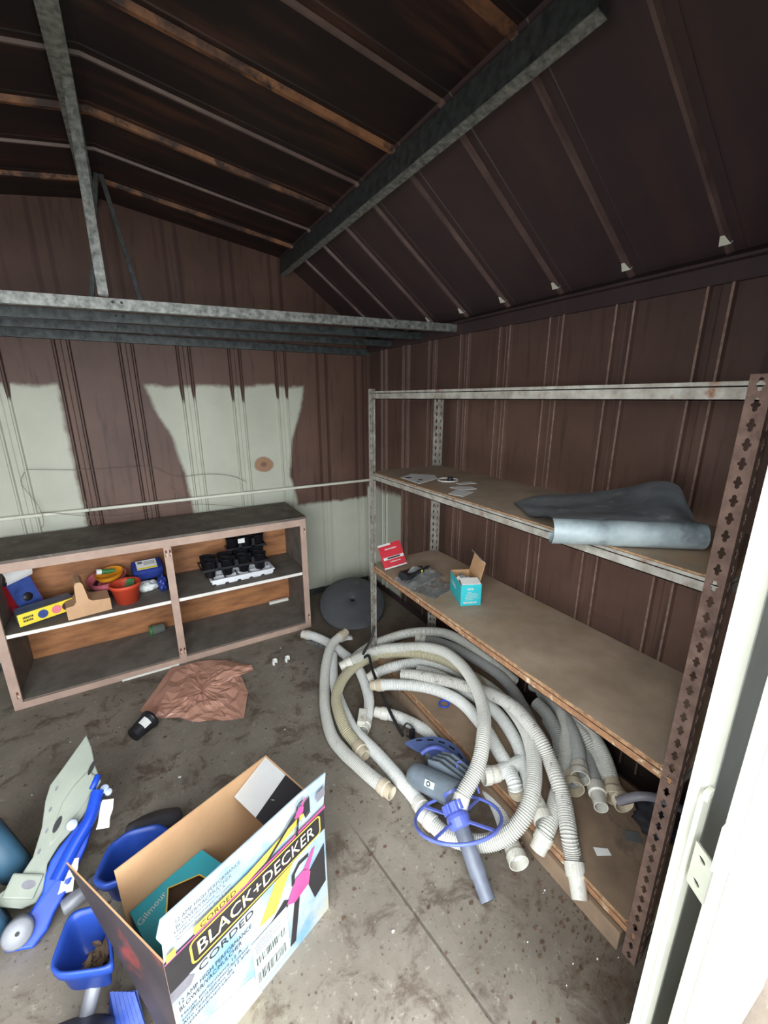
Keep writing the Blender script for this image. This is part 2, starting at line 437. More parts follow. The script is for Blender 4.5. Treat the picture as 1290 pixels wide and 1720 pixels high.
def tag(o, label, cat, group=None, kind=None):
    o['label'] = label; o['category'] = cat
    if group: o['group'] = group
    if kind: o['kind'] = kind
    return o
def thing(name, label, cat, loc=(0, 0, 0), rot=(0, 0, 0), group=None):
    o = bpy.data.objects.new(name, None); COL.objects.link(o)
    o.empty_display_size = 0.05
    o.location = loc; o.rotation_euler = rot
    return tag(o, label, cat, group)
def struct(o, label=None, cat=None):
    o['kind'] = 'structure'
    if label: o['label'] = label
    if cat: o['category'] = cat
    return o
def frame(origin, z, x=None):
    """matrix with local z along z"""
    z = Vector(z).normalized()
    x = Vector(x) if x is not None else (Vector((1, 0, 0)) if abs(z.x) < 0.9 else Vector((0, 1, 0)))
    x = (x - z * x.dot(z)).normalized(); y = z.cross(x)
    m = Matrix.Identity(4)
    for i in range(3):
        m[i][0] = x[i]; m[i][1] = y[i]; m[i][2] = z[i]; m[i][3] = origin[i]
    return m
def xform(loc, rz=0, rx=0, ry=0):
    return Matrix.Translation(Vector(loc)) @ Matrix.Rotation(rz, 4, 'Z') @ Matrix.Rotation(ry, 4, 'Y') @ Matrix.Rotation(rx, 4, 'X')
def catmull(pts, step=0.004):
    P = [Vector(p) for p in pts]; P = [P[0] * 2 - P[1]] + P + [P[-1] * 2 - P[-2]]
    dense = []
    for i in range(1, len(P) - 2):
        a, b, c, d = P[i - 1:i + 3]
        for k in range(24):
            t = k / 24
            dense.append(0.5 * ((2 * b) + (c - a) * t + (2 * a - 5 * b + 4 * c - d) * t * t + (3 * b - a - 3 * c + d) * t ** 3))
    dense.append(P[-2])
    # even resampling
    out = [dense[0]]; acc = 0.0
    for i in range(1, len(dense)):
        seg = (dense[i] - dense[i - 1]).length; pos = 0.0
        while acc + (seg - pos) >= step:
            pos += step - acc; acc = 0.0
            out.append(dense[i - 1].lerp(dense[i], pos / seg))
        acc += seg - pos
    return out
_txt_cache = {}
def text_mesh(body, size=1.0, align='LEFT'):
    cu = bpy.data.curves.new('txt', 'FONT'); cu.body = body; cu.size = size; cu.align_x = align
    cu.resolution_u = 2
    ob = bpy.data.objects.new('txt', cu); COL.objects.link(ob)
    dg = bpy.context.evaluated_depsgraph_get(); me = bpy.data.meshes.new_from_object(ob.evaluated_get(dg))
    vs = [v.co.copy() for v in me.vertices]; fs = [list(p.vertices) for p in me.polygons]
    bpy.data.objects.remove(ob); bpy.data.curves.remove(cu); bpy.data.meshes.remove(me)
    return vs, fs
def lettering(parent, body, mat, width, m, height=None, name='lettering'):
    """flat print: text fitted to a width (and height) on the local xy plane of m"""
    vs, fs = text_mesh(body)
    x0 = min(v.x for v in vs); x1 = max(v.x for v in vs); y0 = min(v.y for v in vs); y1 = max(v.y for v in vs)
    sx = width / (x1 - x0); sy = (height / (y1 - y0)) if height else sx
    b = MB(); b.add([m @ Vector(((v.x - x0) * sx, (v.y - y0) * sy, 0)) for v in vs], fs)
    return b.build(name, mat, parent, recalc=False)

# ------------------------------------------------------------------ the shed shell
XW, YB, YF = 1.745, 3.258, 0.212
ROOF = [(-1.745, 2.155), (-1.03, 2.665), (0.0, 2.815), (1.03, 2.665), (1.745, 2.155)]

b = MB(); b.box((-1.9, -0.10, -0.12), (1.9, 3.40, 0.0))
struct(b.build('floor', 'floor'), 'stained grey concrete slab floor with a trowel joint', 'floor')
b = MB(); b.box((-4, -5, -0.20), (4, -0.10, -0.04))
struct(b.build('ground', 'ground'), 'pale concrete path outside the doorway', 'ground')

def rib_profile(width, c0, depth=0.014):
    """one wall panel: offset along the wall against depth into the room, ribs at both halves"""
    h = width / 2
    r = [(-h, 0.003), (-h + 0.003, 0.0), (-h + 0.026, 0.0), (-h + 0.032, depth), (-h + 0.040, depth), (-h + 0.046, 0.0)]
    return r + [(-a, d) for a, d in r[::-1]]

def wall_panels(parent, start, pitch, n, lo, hi, pos, z0, z1, mat):
    for i in range(n):
        c = start + pitch * (i + 0.5)
        prof = [(c + a, d) for a, d in rib_profile(pitch, c)]
        prof = [(min(max(a, lo), hi), d) for a, d in prof]
        mb = MB()
        rows = [[pos(a, d, z) for a, d in prof] for z in (z0, z1)]
        back = [[pos(a, -0.006, z) for a in (prof[0][0] - 0.01, prof[-1][0] + 0.01)] for z in (z0, z1)]
        mb.sheet(rows); mb.sheet(back)
        if mat == 'wall_right':
            for q in (3, len(prof) - 5): mb.mi[q] = 1
        mb.build('wall_panel', [mat, 'rib_highlight'] if mat == 'wall_right' else mat, parent)

# back wall: frame channels carry the panels
b = MB()
b.box((-XW, YB - 0.035, 2.035), (XW, YB + 0.01, 2.085))
b.box((-XW, YB - 0.020, 0.0), (XW, YB + 0.01, 0.045))
wb = struct(b.build('wall_back', 'galv_dark'), 'cream sheet metal back wall with brown soot stain and clean bell shape', 'wall')
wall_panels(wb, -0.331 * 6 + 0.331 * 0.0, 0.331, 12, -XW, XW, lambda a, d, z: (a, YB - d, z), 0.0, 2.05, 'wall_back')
gab = [(-XW, -1.03), (-1.03, 0.0), (0.0, 1.04), (1.04, XW)]
def roof_z(x):
    for (x0, z0), (x1, z1) in zip(ROOF[:-1], ROOF[1:]):
        if x0 <= x <= x1: return z0 + (z1 - z0) * (x - x0) / (x1 - x0)
    return ROOF[-1][1]
for i, (x0, x1) in enumerate(gab):
    y = YB - 0.007 * (i % 2)
    pts = [(x0, y, 2.04), (x1 + 0.012, y, 2.04), (x1 + 0.012, y, roof_z(min(x1, XW)) + 0.03), (x0, y, roof_z(x0) + 0.03)]
    MB().prism(pts, (0, 0.006, 0)).build('gable_panel', 'wall_back', wb)
# horizontal rail screwed across the ribs
b = MB(); b.tube([(-XW, YB - 0.024, 0.998), (XW - 0.01, YB - 0.024, 0.985)], 0.011, 8)
b.build('wall_rail', 'cream', wb)

# right wall
b = MB()
b.box((XW - 0.018, YF, 0.0), (XW + 0.01, YB, 0.05))
b.prism([(XW - 0.02, YF, 2.06), (XW + 0.01, YF, 2.06), (XW + 0.01, YF, 2.16), (XW - 0.055, YF, 2.128), (XW - 0.055, YF, 2.118), (XW - 0.02, YF, 2.118)], (0, YB - YF, 0))
wr = struct(b.build('wall_right', 'roof_low'), 'brown sooted ribbed sheet metal wall behind the shelving rack', 'wall')
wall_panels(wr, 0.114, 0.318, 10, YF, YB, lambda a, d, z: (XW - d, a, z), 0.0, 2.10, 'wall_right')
# left wall (outside the picture, closes the room)
b = MB(); b.box((-XW - 0.01, YF, 2.06), (-XW + 0.02, YB, 2.16))
wl = struct(b.build('wall_left', 'galv_dark'), 'sooted ribbed sheet metal wall left of the doorway', 'wall')
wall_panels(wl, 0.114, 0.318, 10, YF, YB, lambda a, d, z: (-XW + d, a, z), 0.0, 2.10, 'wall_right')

# front wall with the doorway
b = MB()
jamb = [(0.790, 0.235), (0.669, 0.2005), (0.667, 0.1995), (0.714, 0.198), (0.716, 0.203), (0.724, 0.193), (0.736, 0.188), (0.752, 0.190), (0.770, 0.202), (0.80, 0.212), (XW, 0.212)]
for sx in (1, -1):
    sh_ = 0.0 if sx == 1 else 0.77      # unseen left jamb moved outward to let more daylight in
    b.sheet([[(sx * min(x + sh_, XW), y, z) for x, y in jamb] for z in (0.0, 2.10)])
    b.poly([(sx * (0.790 + sh_), 0.235, 0.0), (sx * XW, 0.235, 0.0), (sx * XW, 0.235, 2.10), (sx * (0.790 + sh_), 0.235, 2.10)])
b.box((-XW, 0.205, 2.075), (XW, 0.235, 2.17))
pts = [(x, 0.212, z + 0.03) for x, z in ROOF] + [(XW, 0.212, 2.10), (-XW, 0.212, 2.10)]
b.prism(pts, (0, 0.02, 0))
wf = struct(b.build('wall_front', 'white_paint'), 'white painted metal door jamb at the right edge', 'wall')

# roof
b = MB()
b.prism([(-0.05, 0.21, 2.835), (0, 0.21, 2.85), (0.05, 0.21, 2.835)], (0, YB - 0.2, 0))
cl = struct(b.build('ceiling', 'galv_dark'), 'sooted gambrel sheet metal ceiling with rust-streaked ribs', 'ceiling')
def roof_panel(p0, p1, y0, y1, ymid, mats, tip=False, hw=0.012, hh=0.014):
    """p0 eave end, p1 upper end in xz; one panel with a raised rib down its middle"""
    a = Vector((p0[0], 0, p0[1])); c = Vector((p1[0], 0, p1[1])); t = (c - a).normalized()
    n = Vector((-t.z, 0, t.x))
    if n.z > 0: n = -n
    mb = MB()
    prof = [(y0, 0), (ymid - 0.050, 0), (ymid - 0.046, 0.003), (ymid - 0.042, 0), (ymid - hw, 0.0), (ymid - hw * 0.45, hh), (ymid + hw * 0.45, hh), (ymid + hw, 0.0), (y1, 0)]
    rows = [[q + n * d + Vector((0, y, 0)) for y, d in prof] for q in (a, c)]
    b0 = len(mb.f)
    mb.sheet(rows)
    for k in range(len(mb.f)):
        mb.mi[k] = 1 if k in (4, 5, 6) else 0
    mb.sheet([[q - n * 0.006 + Vector((0, y, 0)) for y in (y0, y1)] for q in (a - t * 0.03, c + t * 0.03)])
    if tip:  # pale tip painted in for daylight leaking through the rib end
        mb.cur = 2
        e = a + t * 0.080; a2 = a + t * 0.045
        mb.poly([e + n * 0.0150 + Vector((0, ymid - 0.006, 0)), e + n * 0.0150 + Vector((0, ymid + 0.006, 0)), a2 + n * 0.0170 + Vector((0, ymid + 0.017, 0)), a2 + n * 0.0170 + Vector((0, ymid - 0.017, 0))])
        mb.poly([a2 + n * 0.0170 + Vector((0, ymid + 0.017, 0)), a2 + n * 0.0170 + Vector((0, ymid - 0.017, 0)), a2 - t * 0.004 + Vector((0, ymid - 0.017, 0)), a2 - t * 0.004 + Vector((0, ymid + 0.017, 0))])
    return mb.build('roof_panel', mats, cl)
y = 0.747 - 0.318 * 2
k = 0
while y < YB:
    y0, y1 = y - 0.159, y + 0.159
    if y0 < 0.30: y0 = 0.21
    if y1 > 3.05: y1 = YB + 0.012
    if y1 - y0 > 0.1 and y > y0 + 0.055:
        ym = min(max(y, y0 + 0.06), y1 - 0.02)
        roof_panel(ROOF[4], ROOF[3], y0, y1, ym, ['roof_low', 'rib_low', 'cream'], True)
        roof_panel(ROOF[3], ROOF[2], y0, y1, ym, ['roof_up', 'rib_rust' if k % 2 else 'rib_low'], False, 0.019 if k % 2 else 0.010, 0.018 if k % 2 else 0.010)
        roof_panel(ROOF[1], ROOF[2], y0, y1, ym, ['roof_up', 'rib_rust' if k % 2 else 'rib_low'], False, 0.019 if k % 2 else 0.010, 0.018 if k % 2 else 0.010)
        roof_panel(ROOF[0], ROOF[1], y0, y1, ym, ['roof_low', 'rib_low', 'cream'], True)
    y += 0.318; k += 1
# corner trims
b = MB(); b.box((XW - 0.03, YB - 0.03, 0.0), (XW, YB - 0.015, 2.06))
struct(b.build('trim_1', 'wall_right'), 'narrow corner angle where back and right walls meet', 'trim')

# ------------------------------------------------------------------ roof timbers of galvanised channel
def channel(mb, a, b2, w, h, lip=0.012, th=0.003, up=(0, 0, 1)):
    """C channel from a to b2: web plus two flanges"""
    a = Vector(a); b2 = Vector(b2); t = (b2 - a).normalized(); u = Vector(up)
    s = t.cross(u).normalized(); u = s.cross(t)
    sec = [(0, -h / 2), (w, -h / 2), (w, -h / 2 + lip), (w - th, -h / 2 + lip), (w - th, -h / 2 + th), (th, -h / 2 + th), (th, h / 2 - th), (w - th, h / 2 - th), (w - th, h / 2 - lip), (w, h / 2 - lip), (w, h / 2), (0, h / 2)]
    mb.prism([a + s * x + u * z for x, z in sec], b2 - a)

tie_labels = ['galvanised tie beam with the king post on it, nearest of the horizontal roof beams', 'second galvanised tie beam, just behind the one carrying the king post', 'rear galvanised tie beam nearest the gable wall']
for i, (y, zl, zr) in enumerate([(2.09, 2.05, 2.10), (2.44, 2.055, 2.095), (2.84, 2.065, 2.09)]):
    zl2 = zr - (zr - zl) * (2 * XW) / (XW + 0.36)
    b = MB(); channel(b, (XW - 0.015, y, zr), (-XW + 0.015, y, zl2), 0.03, 0.042)
    o = b.build('tie_beam', 'galv' if i == 0 else 'galv_dark'); tag(o, tie_labels[i], 'beam', 'tie beams under the roof')
    m2 = MB()
    for xx in (0.0, 0.03):
        m2.lathe([(0.0001, 0.0), (0.005, 0.0), (0.005, 0.004), (0.0001, 0.004)], 8, frame((xx - 0.02, y - 0.004, zl + (zr - zl) * (xx + 0.36) / (XW + 0.36) + 0.006), (0, -1, 0)))
    m2.build('bolt', 'black_matte', o)
b = MB(); channel(b, (0.0, YB - 0.01, 2.785), (0.0, 0.24, 2.785), 0.06, 0.05)
b.v = [v - Vector((-0.03, 0, 0)) if False else v + Vector((-0.03, 0, 0)) for v in b.v]
tag(b.build('ridge_beam', 'galv'), 'long galvanised ridge beam running under the roof peak', 'beam')
b = MB(); channel(b, (-0.03, 2.085, 2.085), (-0.03, 2.085, 2.76), 0.034, 0.03, up=(0, 1, 0))
tag(b.build('king_post', 'galv'), 'upright galvanised post from nearest tie beam to ridge', 'post')
for sx, lab in (((-0.15, 2.045), 'dim strut behind king post, its foot to the left'), ((0.135, 2.045), 'dim strut behind king post, its foot to the right')):
    b = MB(); b.bar((sx[0], 2.86, sx[1]), (0.0 + 0.01 * (1 if sx[0] > 0 else -1), 2.86, 2.79), 0.02, 0.025, (0, 1, 0))
    tag(b.build('roof_strut', 'galv_dark'), lab, 'strut', 'struts at the rear truss')
# purlin where the roof slope breaks
for sx in (1, -1):
    b = MB()
    x0 = 1.045 * sx
    sec = [(x0, 2.640), (x0 - 0.012 * sx, 2.645), (x0 - 0.014 * sx, 2.556), (x0 + 0.024 * sx, 2.548), (x0 + 0.026 * sx, 2.562), (x0 + 0.002 * sx, 2.568)]
    b.prism([(x, 0.80, z) for x, z in sec], (0, YB - 0.80 - 0.012, 0))
    if sx == 1:
        o = b.build('purlin', ['galv_dark']); tag(o, 'deep dark galvanised purlin at the break of the right roof slope', 'beam')
        bb = MB(); bb.prism([(x0 - 0.012, 0.80, 2.5545), (x0 + 0.024, 0.80, 2.547), (x0 + 0.024, 0.80, 2.5445), (x0 - 0.012, 0.80, 2.552)], (0, YB - 0.812, 0))
        bb.build('bottom_flange', 'galv', o)
    else:
        tag(b.build('purlin', 'galv_dark'), 'galvanised purlin at the break of the left roof slope', 'beam')

# ------------------------------------------------------------------ open door leaf and hinge at the right
dr = thing('door_1', 'white metal door leaf folded open against the front wall, right edge', 'door', (0.70, 0.145, 0.03)); dr['kind'] = 'structure'
b = MB(); b.rbox((0.700, 0.136, 0.03), (1.36, 0.156, 1.98), 0.003); b.build('door_leaf', 'white_paint', dr)
b = MB(); b.rbox((0.700, 0.128, 0.03), (0.765, 0.137, 1.98), 0.004); b.build('door_stile', 'white_paint', dr)
b = MB(); b.rbox((0.76, 0.128, 0.03), (1.36, 0.137, 0.12), 0.004); b.build('door_rail', 'white_paint', dr)
h = thing('door_hinge', 'white hinge plate with two screw holes between jamb and door', 'hinge', (0.70, 0.17, 0.95))
b = MB()
P = [Vector((0.712, 0.186, 0)), Vector((0.694, 0.1535, 0))]
z0, z1 = 0.985, 1.075
mb = MB(); ax = (P[1] - P[0]); L = ax.length; nrm = Vector((-1, 0.5, 0)).normalized()
hm = frame((P[0].x, P[0].y, z0), Vector((0, 0, 1)).cross(ax).normalized(), ax)
# plate in local coordinates x along ax, y up; two slotted holes
def holed_plate(mb, m, w, h, holes, th=0.003, seg=12):
    ys = [0] + [0.5 * (holes[i][1] + holes[i + 1][1]) for i in range(len(holes) - 1)] + [h]
    for (cx, cy, rx, ry), ya, yb in zip(holes, ys[:-1], ys[1:]):
        inner = []; outer = []
        for k in range(seg):
            a = 2 * math.pi * (k + 0.5) / seg
            c, s_ = math.cos(a), math.sin(a)
            inner.append((cx + rx * c, cy + ry * s_))
            tx = ((w - cx) / c if c > 0 else (0 - cx) / c) if abs(c) > 1e-6 else 1e9
            ty = ((yb - cy) / s_ if s_ > 0 else (ya - cy) / s_) if abs(s_) > 1e-6 else 1e9
            t = min(tx, ty); outer.append((cx + c * t, cy + s_ * t))
        for zz in (0, th):
            mb.sheet([[m @ Vector((x, y, zz)) for x, y in outer], [m @ Vector((x, y, zz)) for x, y in inner]], True)
        mb.sheet([[m @ Vector((x, y, 0)) for x, y in inner], [m @ Vector((x, y, th)) for x, y in inner]], True)
        # corner fill
        for cxn, cyn in ((w, yb), (0, yb), (0, ya), (w, ya)):
            best = sorted(range(seg), key=lambda q: (outer[q][0] - cxn) ** 2 + (outer[q][1] - cyn) ** 2)[:2]
            for zz in (0, th):
                mb.poly([m @ Vector((cxn, cyn, zz)), m @ Vector((*outer[best[0]], zz)), m @ Vector((*outer[best[1]], zz))])
holed_plate(mb, hm, L, z1 - z0, [(L * 0.45, 0.020, 0.008, 0.005), (L * 0.45, 0.070, 0.008, 0.005)])
mb.build('hinge_plate', 'white_paint', h)
mb = MB(); mb.box((0.684, 0.150, z0 - 0.004), (0.700, 0.154, z1 - 0.006)); mb.box((0.708, 0.184, z1 - 0.004), (0.728, 0.192, z1 + 0.012)); mb.build('hinge_tab', 'white_paint', h)

# ------------------------------------------------------------------ slotted steel rack
RX0, RX1, RY0, RY1, RZ = 1.10, 1.585, 0.352, 2.052, 1.745
SLOT = [(0, .0145), (.0042, .0110), (.0042, .0045), (.0082, .0022), (.0082, -.0022), (.0042, -.0045), (.0042, -.0110), (0, -.0145), (-.0042, -.0110), (-.0042, -.0045), (-.0082, -.0022), (-.0082, .0022), (-.0042, .0045), (-.0042, .0110)]
def slotted_flange(mb, org, du, width, height, thick, pitch=0.0405, cu=0.5):
    """vertical strip with keyhole slots: org bottom corner, du horizontal unit, thick offset vector"""
    org = Vector(org); du = Vector(du); tk = Vector(thick)
    n = int(height / pitch); p = height / n
    for i in range(n):
        zc = (i + 0.5) * p; cx = width * cu
        outer = []
        for x, z in SLOT:
            a = math.atan2(z, x if abs(x) > 1e-9 else 1e-9); c, s_ = math.cos(a), math.sin(a)
            tx = ((width - cx) / c if c > 0 else -cx / c) if abs(c) > 1e-6 else 1e9
            ty = (p / 2) / abs(s_) if abs(s_) > 1e-6 else 1e9
            t = min(tx, ty); ox, oz = c * t, s_ * t
            outer.append((ox, oz))
        # square the corners
        for idx, (ox, oz) in ((1, (width - cx, p / 2)), (6, (width - cx, -p / 2)), (8, (-cx, -p / 2)), (13, (-cx, p / 2))): outer[idx] = (ox, oz)
        for idx in (2, 3): outer[idx] = (width - cx, outer[idx][1] if idx == 3 else p * 0.28)
        for idx in (4, 5): outer[idx] = (width - cx, outer[idx][1] if idx == 4 else -p * 0.28)
        for idx in (9, 10): outer[idx] = (-cx, outer[idx][1] if idx == 10 else -p * 0.28)
        for idx in (11, 12): outer[idx] = (-cx, outer[idx][1] if idx == 11 else p * 0.28)
        P3 = lambda q, o: org + du * (cx + q[0]) + Vector((0, 0, zc + q[1])) + o
        for o in (Vector((0, 0, 0)), tk):
            mb.sheet([[P3(q, o) for q in outer], [P3(q, o) for q in SLOT]], True)
        mb.sheet([[P3(q, Vector((0, 0, 0))) for q in SLOT], [P3(q, tk) for q in SLOT]], True)

rack = thing('shelving_rack', 'tall rusty slotted steel shelving rack with particle board shelves', 'shelving rack', (1.34, 1.2, 0))
FW = 0.040
def upright(x, y, sx, sy, mat, lab=None):
    """L section: outer corner at x,y, flanges going sx and sy inward"""
    mb = MB()
    slotted_flange(mb, (x, y, 0), (0, sy, 0), FW, RZ, (0.0025 * sx, 0, 0))
    slotted_flange(mb, (x, y, 0), (sx, 0, 0), FW, RZ, (0, 0.0025 * sy, 0))
    o = mb.build('upright', mat, rack, recalc=False)
    if lab: o['label'] = lab
upright(RX0, RY0, 1, 1, 'rack_rust', 'brown rusted upright nearest the door')
upright(RX0, RY1, 1, -1, 'rack_grey', 'grey upright beside the round disc')
upright(RX1, RY0, -1, 1, 'rack_rust')
upright(RX1, RY1, -1, -1, 'rack_grey')
def rails(z, hgt, front_mat, side_mat):
    for x, sx in ((RX0 + 0.003, 1), (RX1 - 0.003, -1)):
        mb = MB()
        mb.box((min(x, x + 0.003 * sx), RY0 + 0.004, z - hgt), (max(x, x + 0.003 * sx), RY1 - 0.004, z))
        mb.box((min(x, x + 0.024 * sx), RY0 + 0.004, z - 0.012), (max(x, x + 0.024 * sx), RY1 - 0.004, z - 0.009))
        mb.box((min(x, x + 0.010 * sx), RY0 + 0.004, z - hgt), (max(x, x + 0.010 * sx), RY1 - 0.004, z - hgt + 0.003))
        mb.build('shelf_rail', front_mat, rack)
    for y, sy in ((RY0 + 0.003, 1), (RY1 - 0.003, -1)):
        mb = MB(); mb.box((RX0 + 0.004, min(y, y + 0.003 * sy), z - hgt), (RX1 - 0.004, max(y, y + 0.003 * sy), z))
        mb.box((RX0 + 0.004, min(y, y + 0.024 * sy), z - 0.012), (RX1 - 0.004, max(y, y + 0.024 * sy), z - 0.009))
        mb.build('end_rail', side_mat, rack)
def board(z, mat, inset=0.008, th=0.014):
    mb = MB(); c = 0.045
    x0, x1, y0, y1 = RX0 + inset, RX1 - inset, RY0 + 0.006, RY1 - 0.006
    # notched corners round the uprights, slightly ragged front edge
    pts = []
    n = 60
    for i in range(n + 1):
        yy = y0 + c + (y1 - y0 - 2 * c) * i / n
        pts.append((x0 + 0.004 * noise.noise(Vector((yy * 14, z * 9, 0))), yy))
    pts += [(x0 + c, y1), (x1 - c, y1), (x1, y1 - c), (x1, y0 + c), (x1 - c, y0), (x0 + c, y0)]
    n = len(pts)
    top = [Vector((x, y, z)) for x, y in pts]; bot = [Vector((x, y, z - th)) for x, y in pts]
    mb.add(top + bot, [list(range(n)), list(range(n, 2 * n))[::-1]])
    mb.cur = 1
    for i in range(n):
        j = (i + 1) % n; mb.add([top[i], top[j], bot[j], bot[i]], [(0, 1, 2, 3)])
    return mb.build('shelf_board', [mat, 'board_edge'], rack, recalc=False)
rails(1.732, 0.040, 'rack_grey', 'rack_grey')
rails(1.290, 0.038, 'rack_grey', 'rack_grey'); board(1.295, 'board')
rails(0.728, 0.038, 'rack_orange', 'rack_grey'); board(0.735, 'board', 0.002)
rails(0.122, 0.040, 'rack_orange', 'rack_grey'); board(0.130, 'board_low', 0.003)
mb = MB(); mb.rbox((RX0 - 0.012, RY0 + 0.05, 0.0), (RX0 + 0.03, RY1 - 0.05, 0.078), 0.004); mb.build('front_plank', 'board_low', rack)

# ------------------------------------------------------------------ low open cabinet
CX0, CX1, CY0, CY1, CZ = -0.818, 0.942, 2.727, 3.215, 0.886
cab = thing('open_cabinet', 'long low cabinet with beige face frame and missing doors', 'cabinet', (0.06, 2.97, 0))
def cpart(name, lo, hi, mat, bev=0.003):
    mb = MB(); mb.rbox(lo, hi, bev); return mb.build(name, mat, cab)
cpart('top_board', (CX0 - 0.004, CY0 - 0.004, CZ - 0.018), (CX1 + 0.004, CY1, CZ), 'cab_top')
cpart('side_panel', (CX0, CY0 + 0.018, 0.0), (CX0 + 0.016, CY1, CZ - 0.018), 'cab_in')
cpart('side_panel', (CX1 - 0.016, CY0 + 0.018, 0.0), (CX1, CY1, CZ - 0.018), 'cab_in')
cpart('back_panel', (CX0 + 0.016, CY1 - 0.010, 0.03), (CX1 - 0.016, CY1 - 0.002, CZ - 0.018), 'cab_back')
cpart('bottom_board', (CX0 + 0.016, CY0 + 0.018, 0.030), (CX1 - 0.016, CY1 - 0.010, 0.046), 'cab_shelf')
DX = 0.052
cpart('partition', (DX - 0.008, CY0 + 0.16, 0.046), (DX + 0.008, CY1 - 0.010, CZ - 0.018), 'cab_in')
for x0, x1 in ((CX0 + 0.018, DX - 0.010), (DX + 0.010, CX1 - 0.018)):
    sh = cpart('shelf', (x0, CY0 + 0.022, 0.438), (x1, CY1 - 0.012, 0.456), 'cab_shelf')
    mb = MB(); mb.rbox((x0, CY0 + 0.018, 0.436), (x1, CY0 + 0.024, 0.457), 0.001); mb.build('edge_strip', 'white_edge', sh)
# face frame
cpart('face_rail', (CX0, CY0, CZ - 0.068), (CX1, CY0 + 0.018, CZ - 0.018), 'cab_frame')
cpart('face_rail', (CX0, CY0, 0.0), (CX1, CY0 + 0.018, 0.042), 'cab_frame')
stiles = []
for x0, x1 in ((CX0, CX0 + 0.045), (DX - 0.022, DX + 0.022), (CX1 - 0.042, CX1)):
    stiles.append(cpart('face_stile', (x0, CY0 - 0.001, 0.040), (x1, CY0 + 0.018, CZ - 0.066), 'cab_frame'))
def scar(st, x, z):
    mb = MB(); y = CY0 - 0.0018
    mb.prism([(x - 0.005, y, z - 0.022), (x + 0.005, y, z - 0.020), (x + 0.006, y, z + 0.018), (x - 0.003, y, z + 0.022)], (0, 0.002, 0))
    mb.build('hinge_scar', 'rust_mark', st)
    mb = MB(); y -= 0.0006
    mb.prism([(x - 0.002, y, z - 0.010), (x + 0.006, y, z - 0.024), (x + 0.007, y, z - 0.004), (x, y, z + 0.004)], (0, 0.001, 0))
    mb.build('bare_scar', 'bare_mark', st)
for st, xs in ((stiles[0], (CX0 + 0.030,)), (stiles[1], (DX - 0.010, DX + 0.012)), (stiles[2], (CX1 - 0.016,))):
    for x in xs:
        scar(st, x, 0.78 if st is not stiles[0] else 0.74); scar(st, x, 0.095)
mb = MB(); mb.rbox((-0.30, CY0 - 0.012, 0.0), (0.02, CY0 - 0.002, 0.013), 0.002)
tag(mb.build('wood_batten', 'white_edge'), 'thin white batten on the floor along the cabinet base', 'batten')
mb = MB(); mb.rbox((0.74, 3.15, 0.0462), (0.90, 3.175, 0.068), 0.002)
tag(mb.build('trim_offcut', 'white_edge'), 'short white strip lying at back of the cabinet bottom', 'strip')
SH = 0.4575   # shelf top

# --- things on the left shelf
def open_tube_box(root, m, w, d, h, mats, inside='kraft', th=0.002, top_open=True, names=('front_panel', 'side_panel', 'back_panel', 'side_panel')):
    pans = [((0, 0, 0), (w, th, h)), ((w - th, 0, 0), (w, d, h)), ((0, d - th, 0), (w, d, h)), ((0, 0, 0), (th, d, h))]
    out = []
    for (lo, hi), nm, mt in zip(pans, names, mats):
        mb = MB(); mb.box(lo, hi, m); out.append(mb.build(nm, mt, root))
    mb = MB(); mb.box((0, 0, 0), (w, d, th), m); mb.build('bottom_panel', inside, root)
    return out

t = thing('torn_carton', 'torn red and blue carton with white flaps, leftmost on the cabinet shelf', 'box', (-0.70, 2.99, SH), (0, 0, 0.25))
m = Matrix.Translation((-0.735, 2.950, SH + 0.020)) @ Matrix.Rotation(0.72, 4, 'Z') @ Matrix.Rotation(-0.22, 4, 'X') @ Matrix.Rotation(-0.12, 4, 'Y')
pans = open_tube_box(t, m, 0.13, 0.085, 0.19, ['blue_print', 'red_print', 'blue_print', 'red_print'], 'print_white')
mb = MB(); mb.smooth = True
mb.lathe([(0.0001, 0.004), (0.026, 0.004), (0.026, 0.003)], 20, m @ frame((0.065, -0.001, 0.08), (0, -1, 0))); mb.build('printed_circle', 'print_black', pans[0])
mb = MB(); mb.prism([m @ Vector(p) for p in ((0.0, -0.0015, 0.0), (0.13, -0.0015, 0.0), (0.13, -0.0015, 0.014), (0.0, -0.0015, 0.018))], m.to_3x3() @ Vector((0, -0.001, 0))); mb.build('printed_stripe', 'print_pink', pans[0])
def curl(w, L, bend, m, n=10, th=0.0015):
    mb = MB(); mb.smooth = True; rows = []; y = z = 0.0; a = 0.0
    for i in range(n + 1):
        rows.append([m @ Vector((0, y, z)), m @ Vector((w, y, z))])
        a = bend * (i + 1) / n; y += math.cos(a) * L / n; z += math.sin(a) * L / n
    mb.sheet(rows); mb.sheet([[p + Vector((0, 0, -th)) for p in r] for r in rows]); return mb
curl(0.14, 0.13, -1.9, m @ Matrix.Translation((0.005, 0, 0.19)) @ Matrix.Rotation(2.6, 4, 'X')).build('top_flap', 'label_white', t)
curl(0.065, 0.09, 0.5, m @ Matrix.Translation((0.0, 0.083, 0.19)) @ Matrix.Rotation(math.radians(90), 4, 'Z') @ Matrix.Rotation(math.radians(160), 4, 'Z') @ Matrix.Rotation(0.8, 4, 'X')).build('top_flap', 'label_white', t)
curl(0.08, 0.09, 0.3, m @ Matrix.Translation((0.04, 0.085, 0.19)) @ Matrix.Rotation(1.1, 4, 'X')).build('top_flap', 'label_white', t)

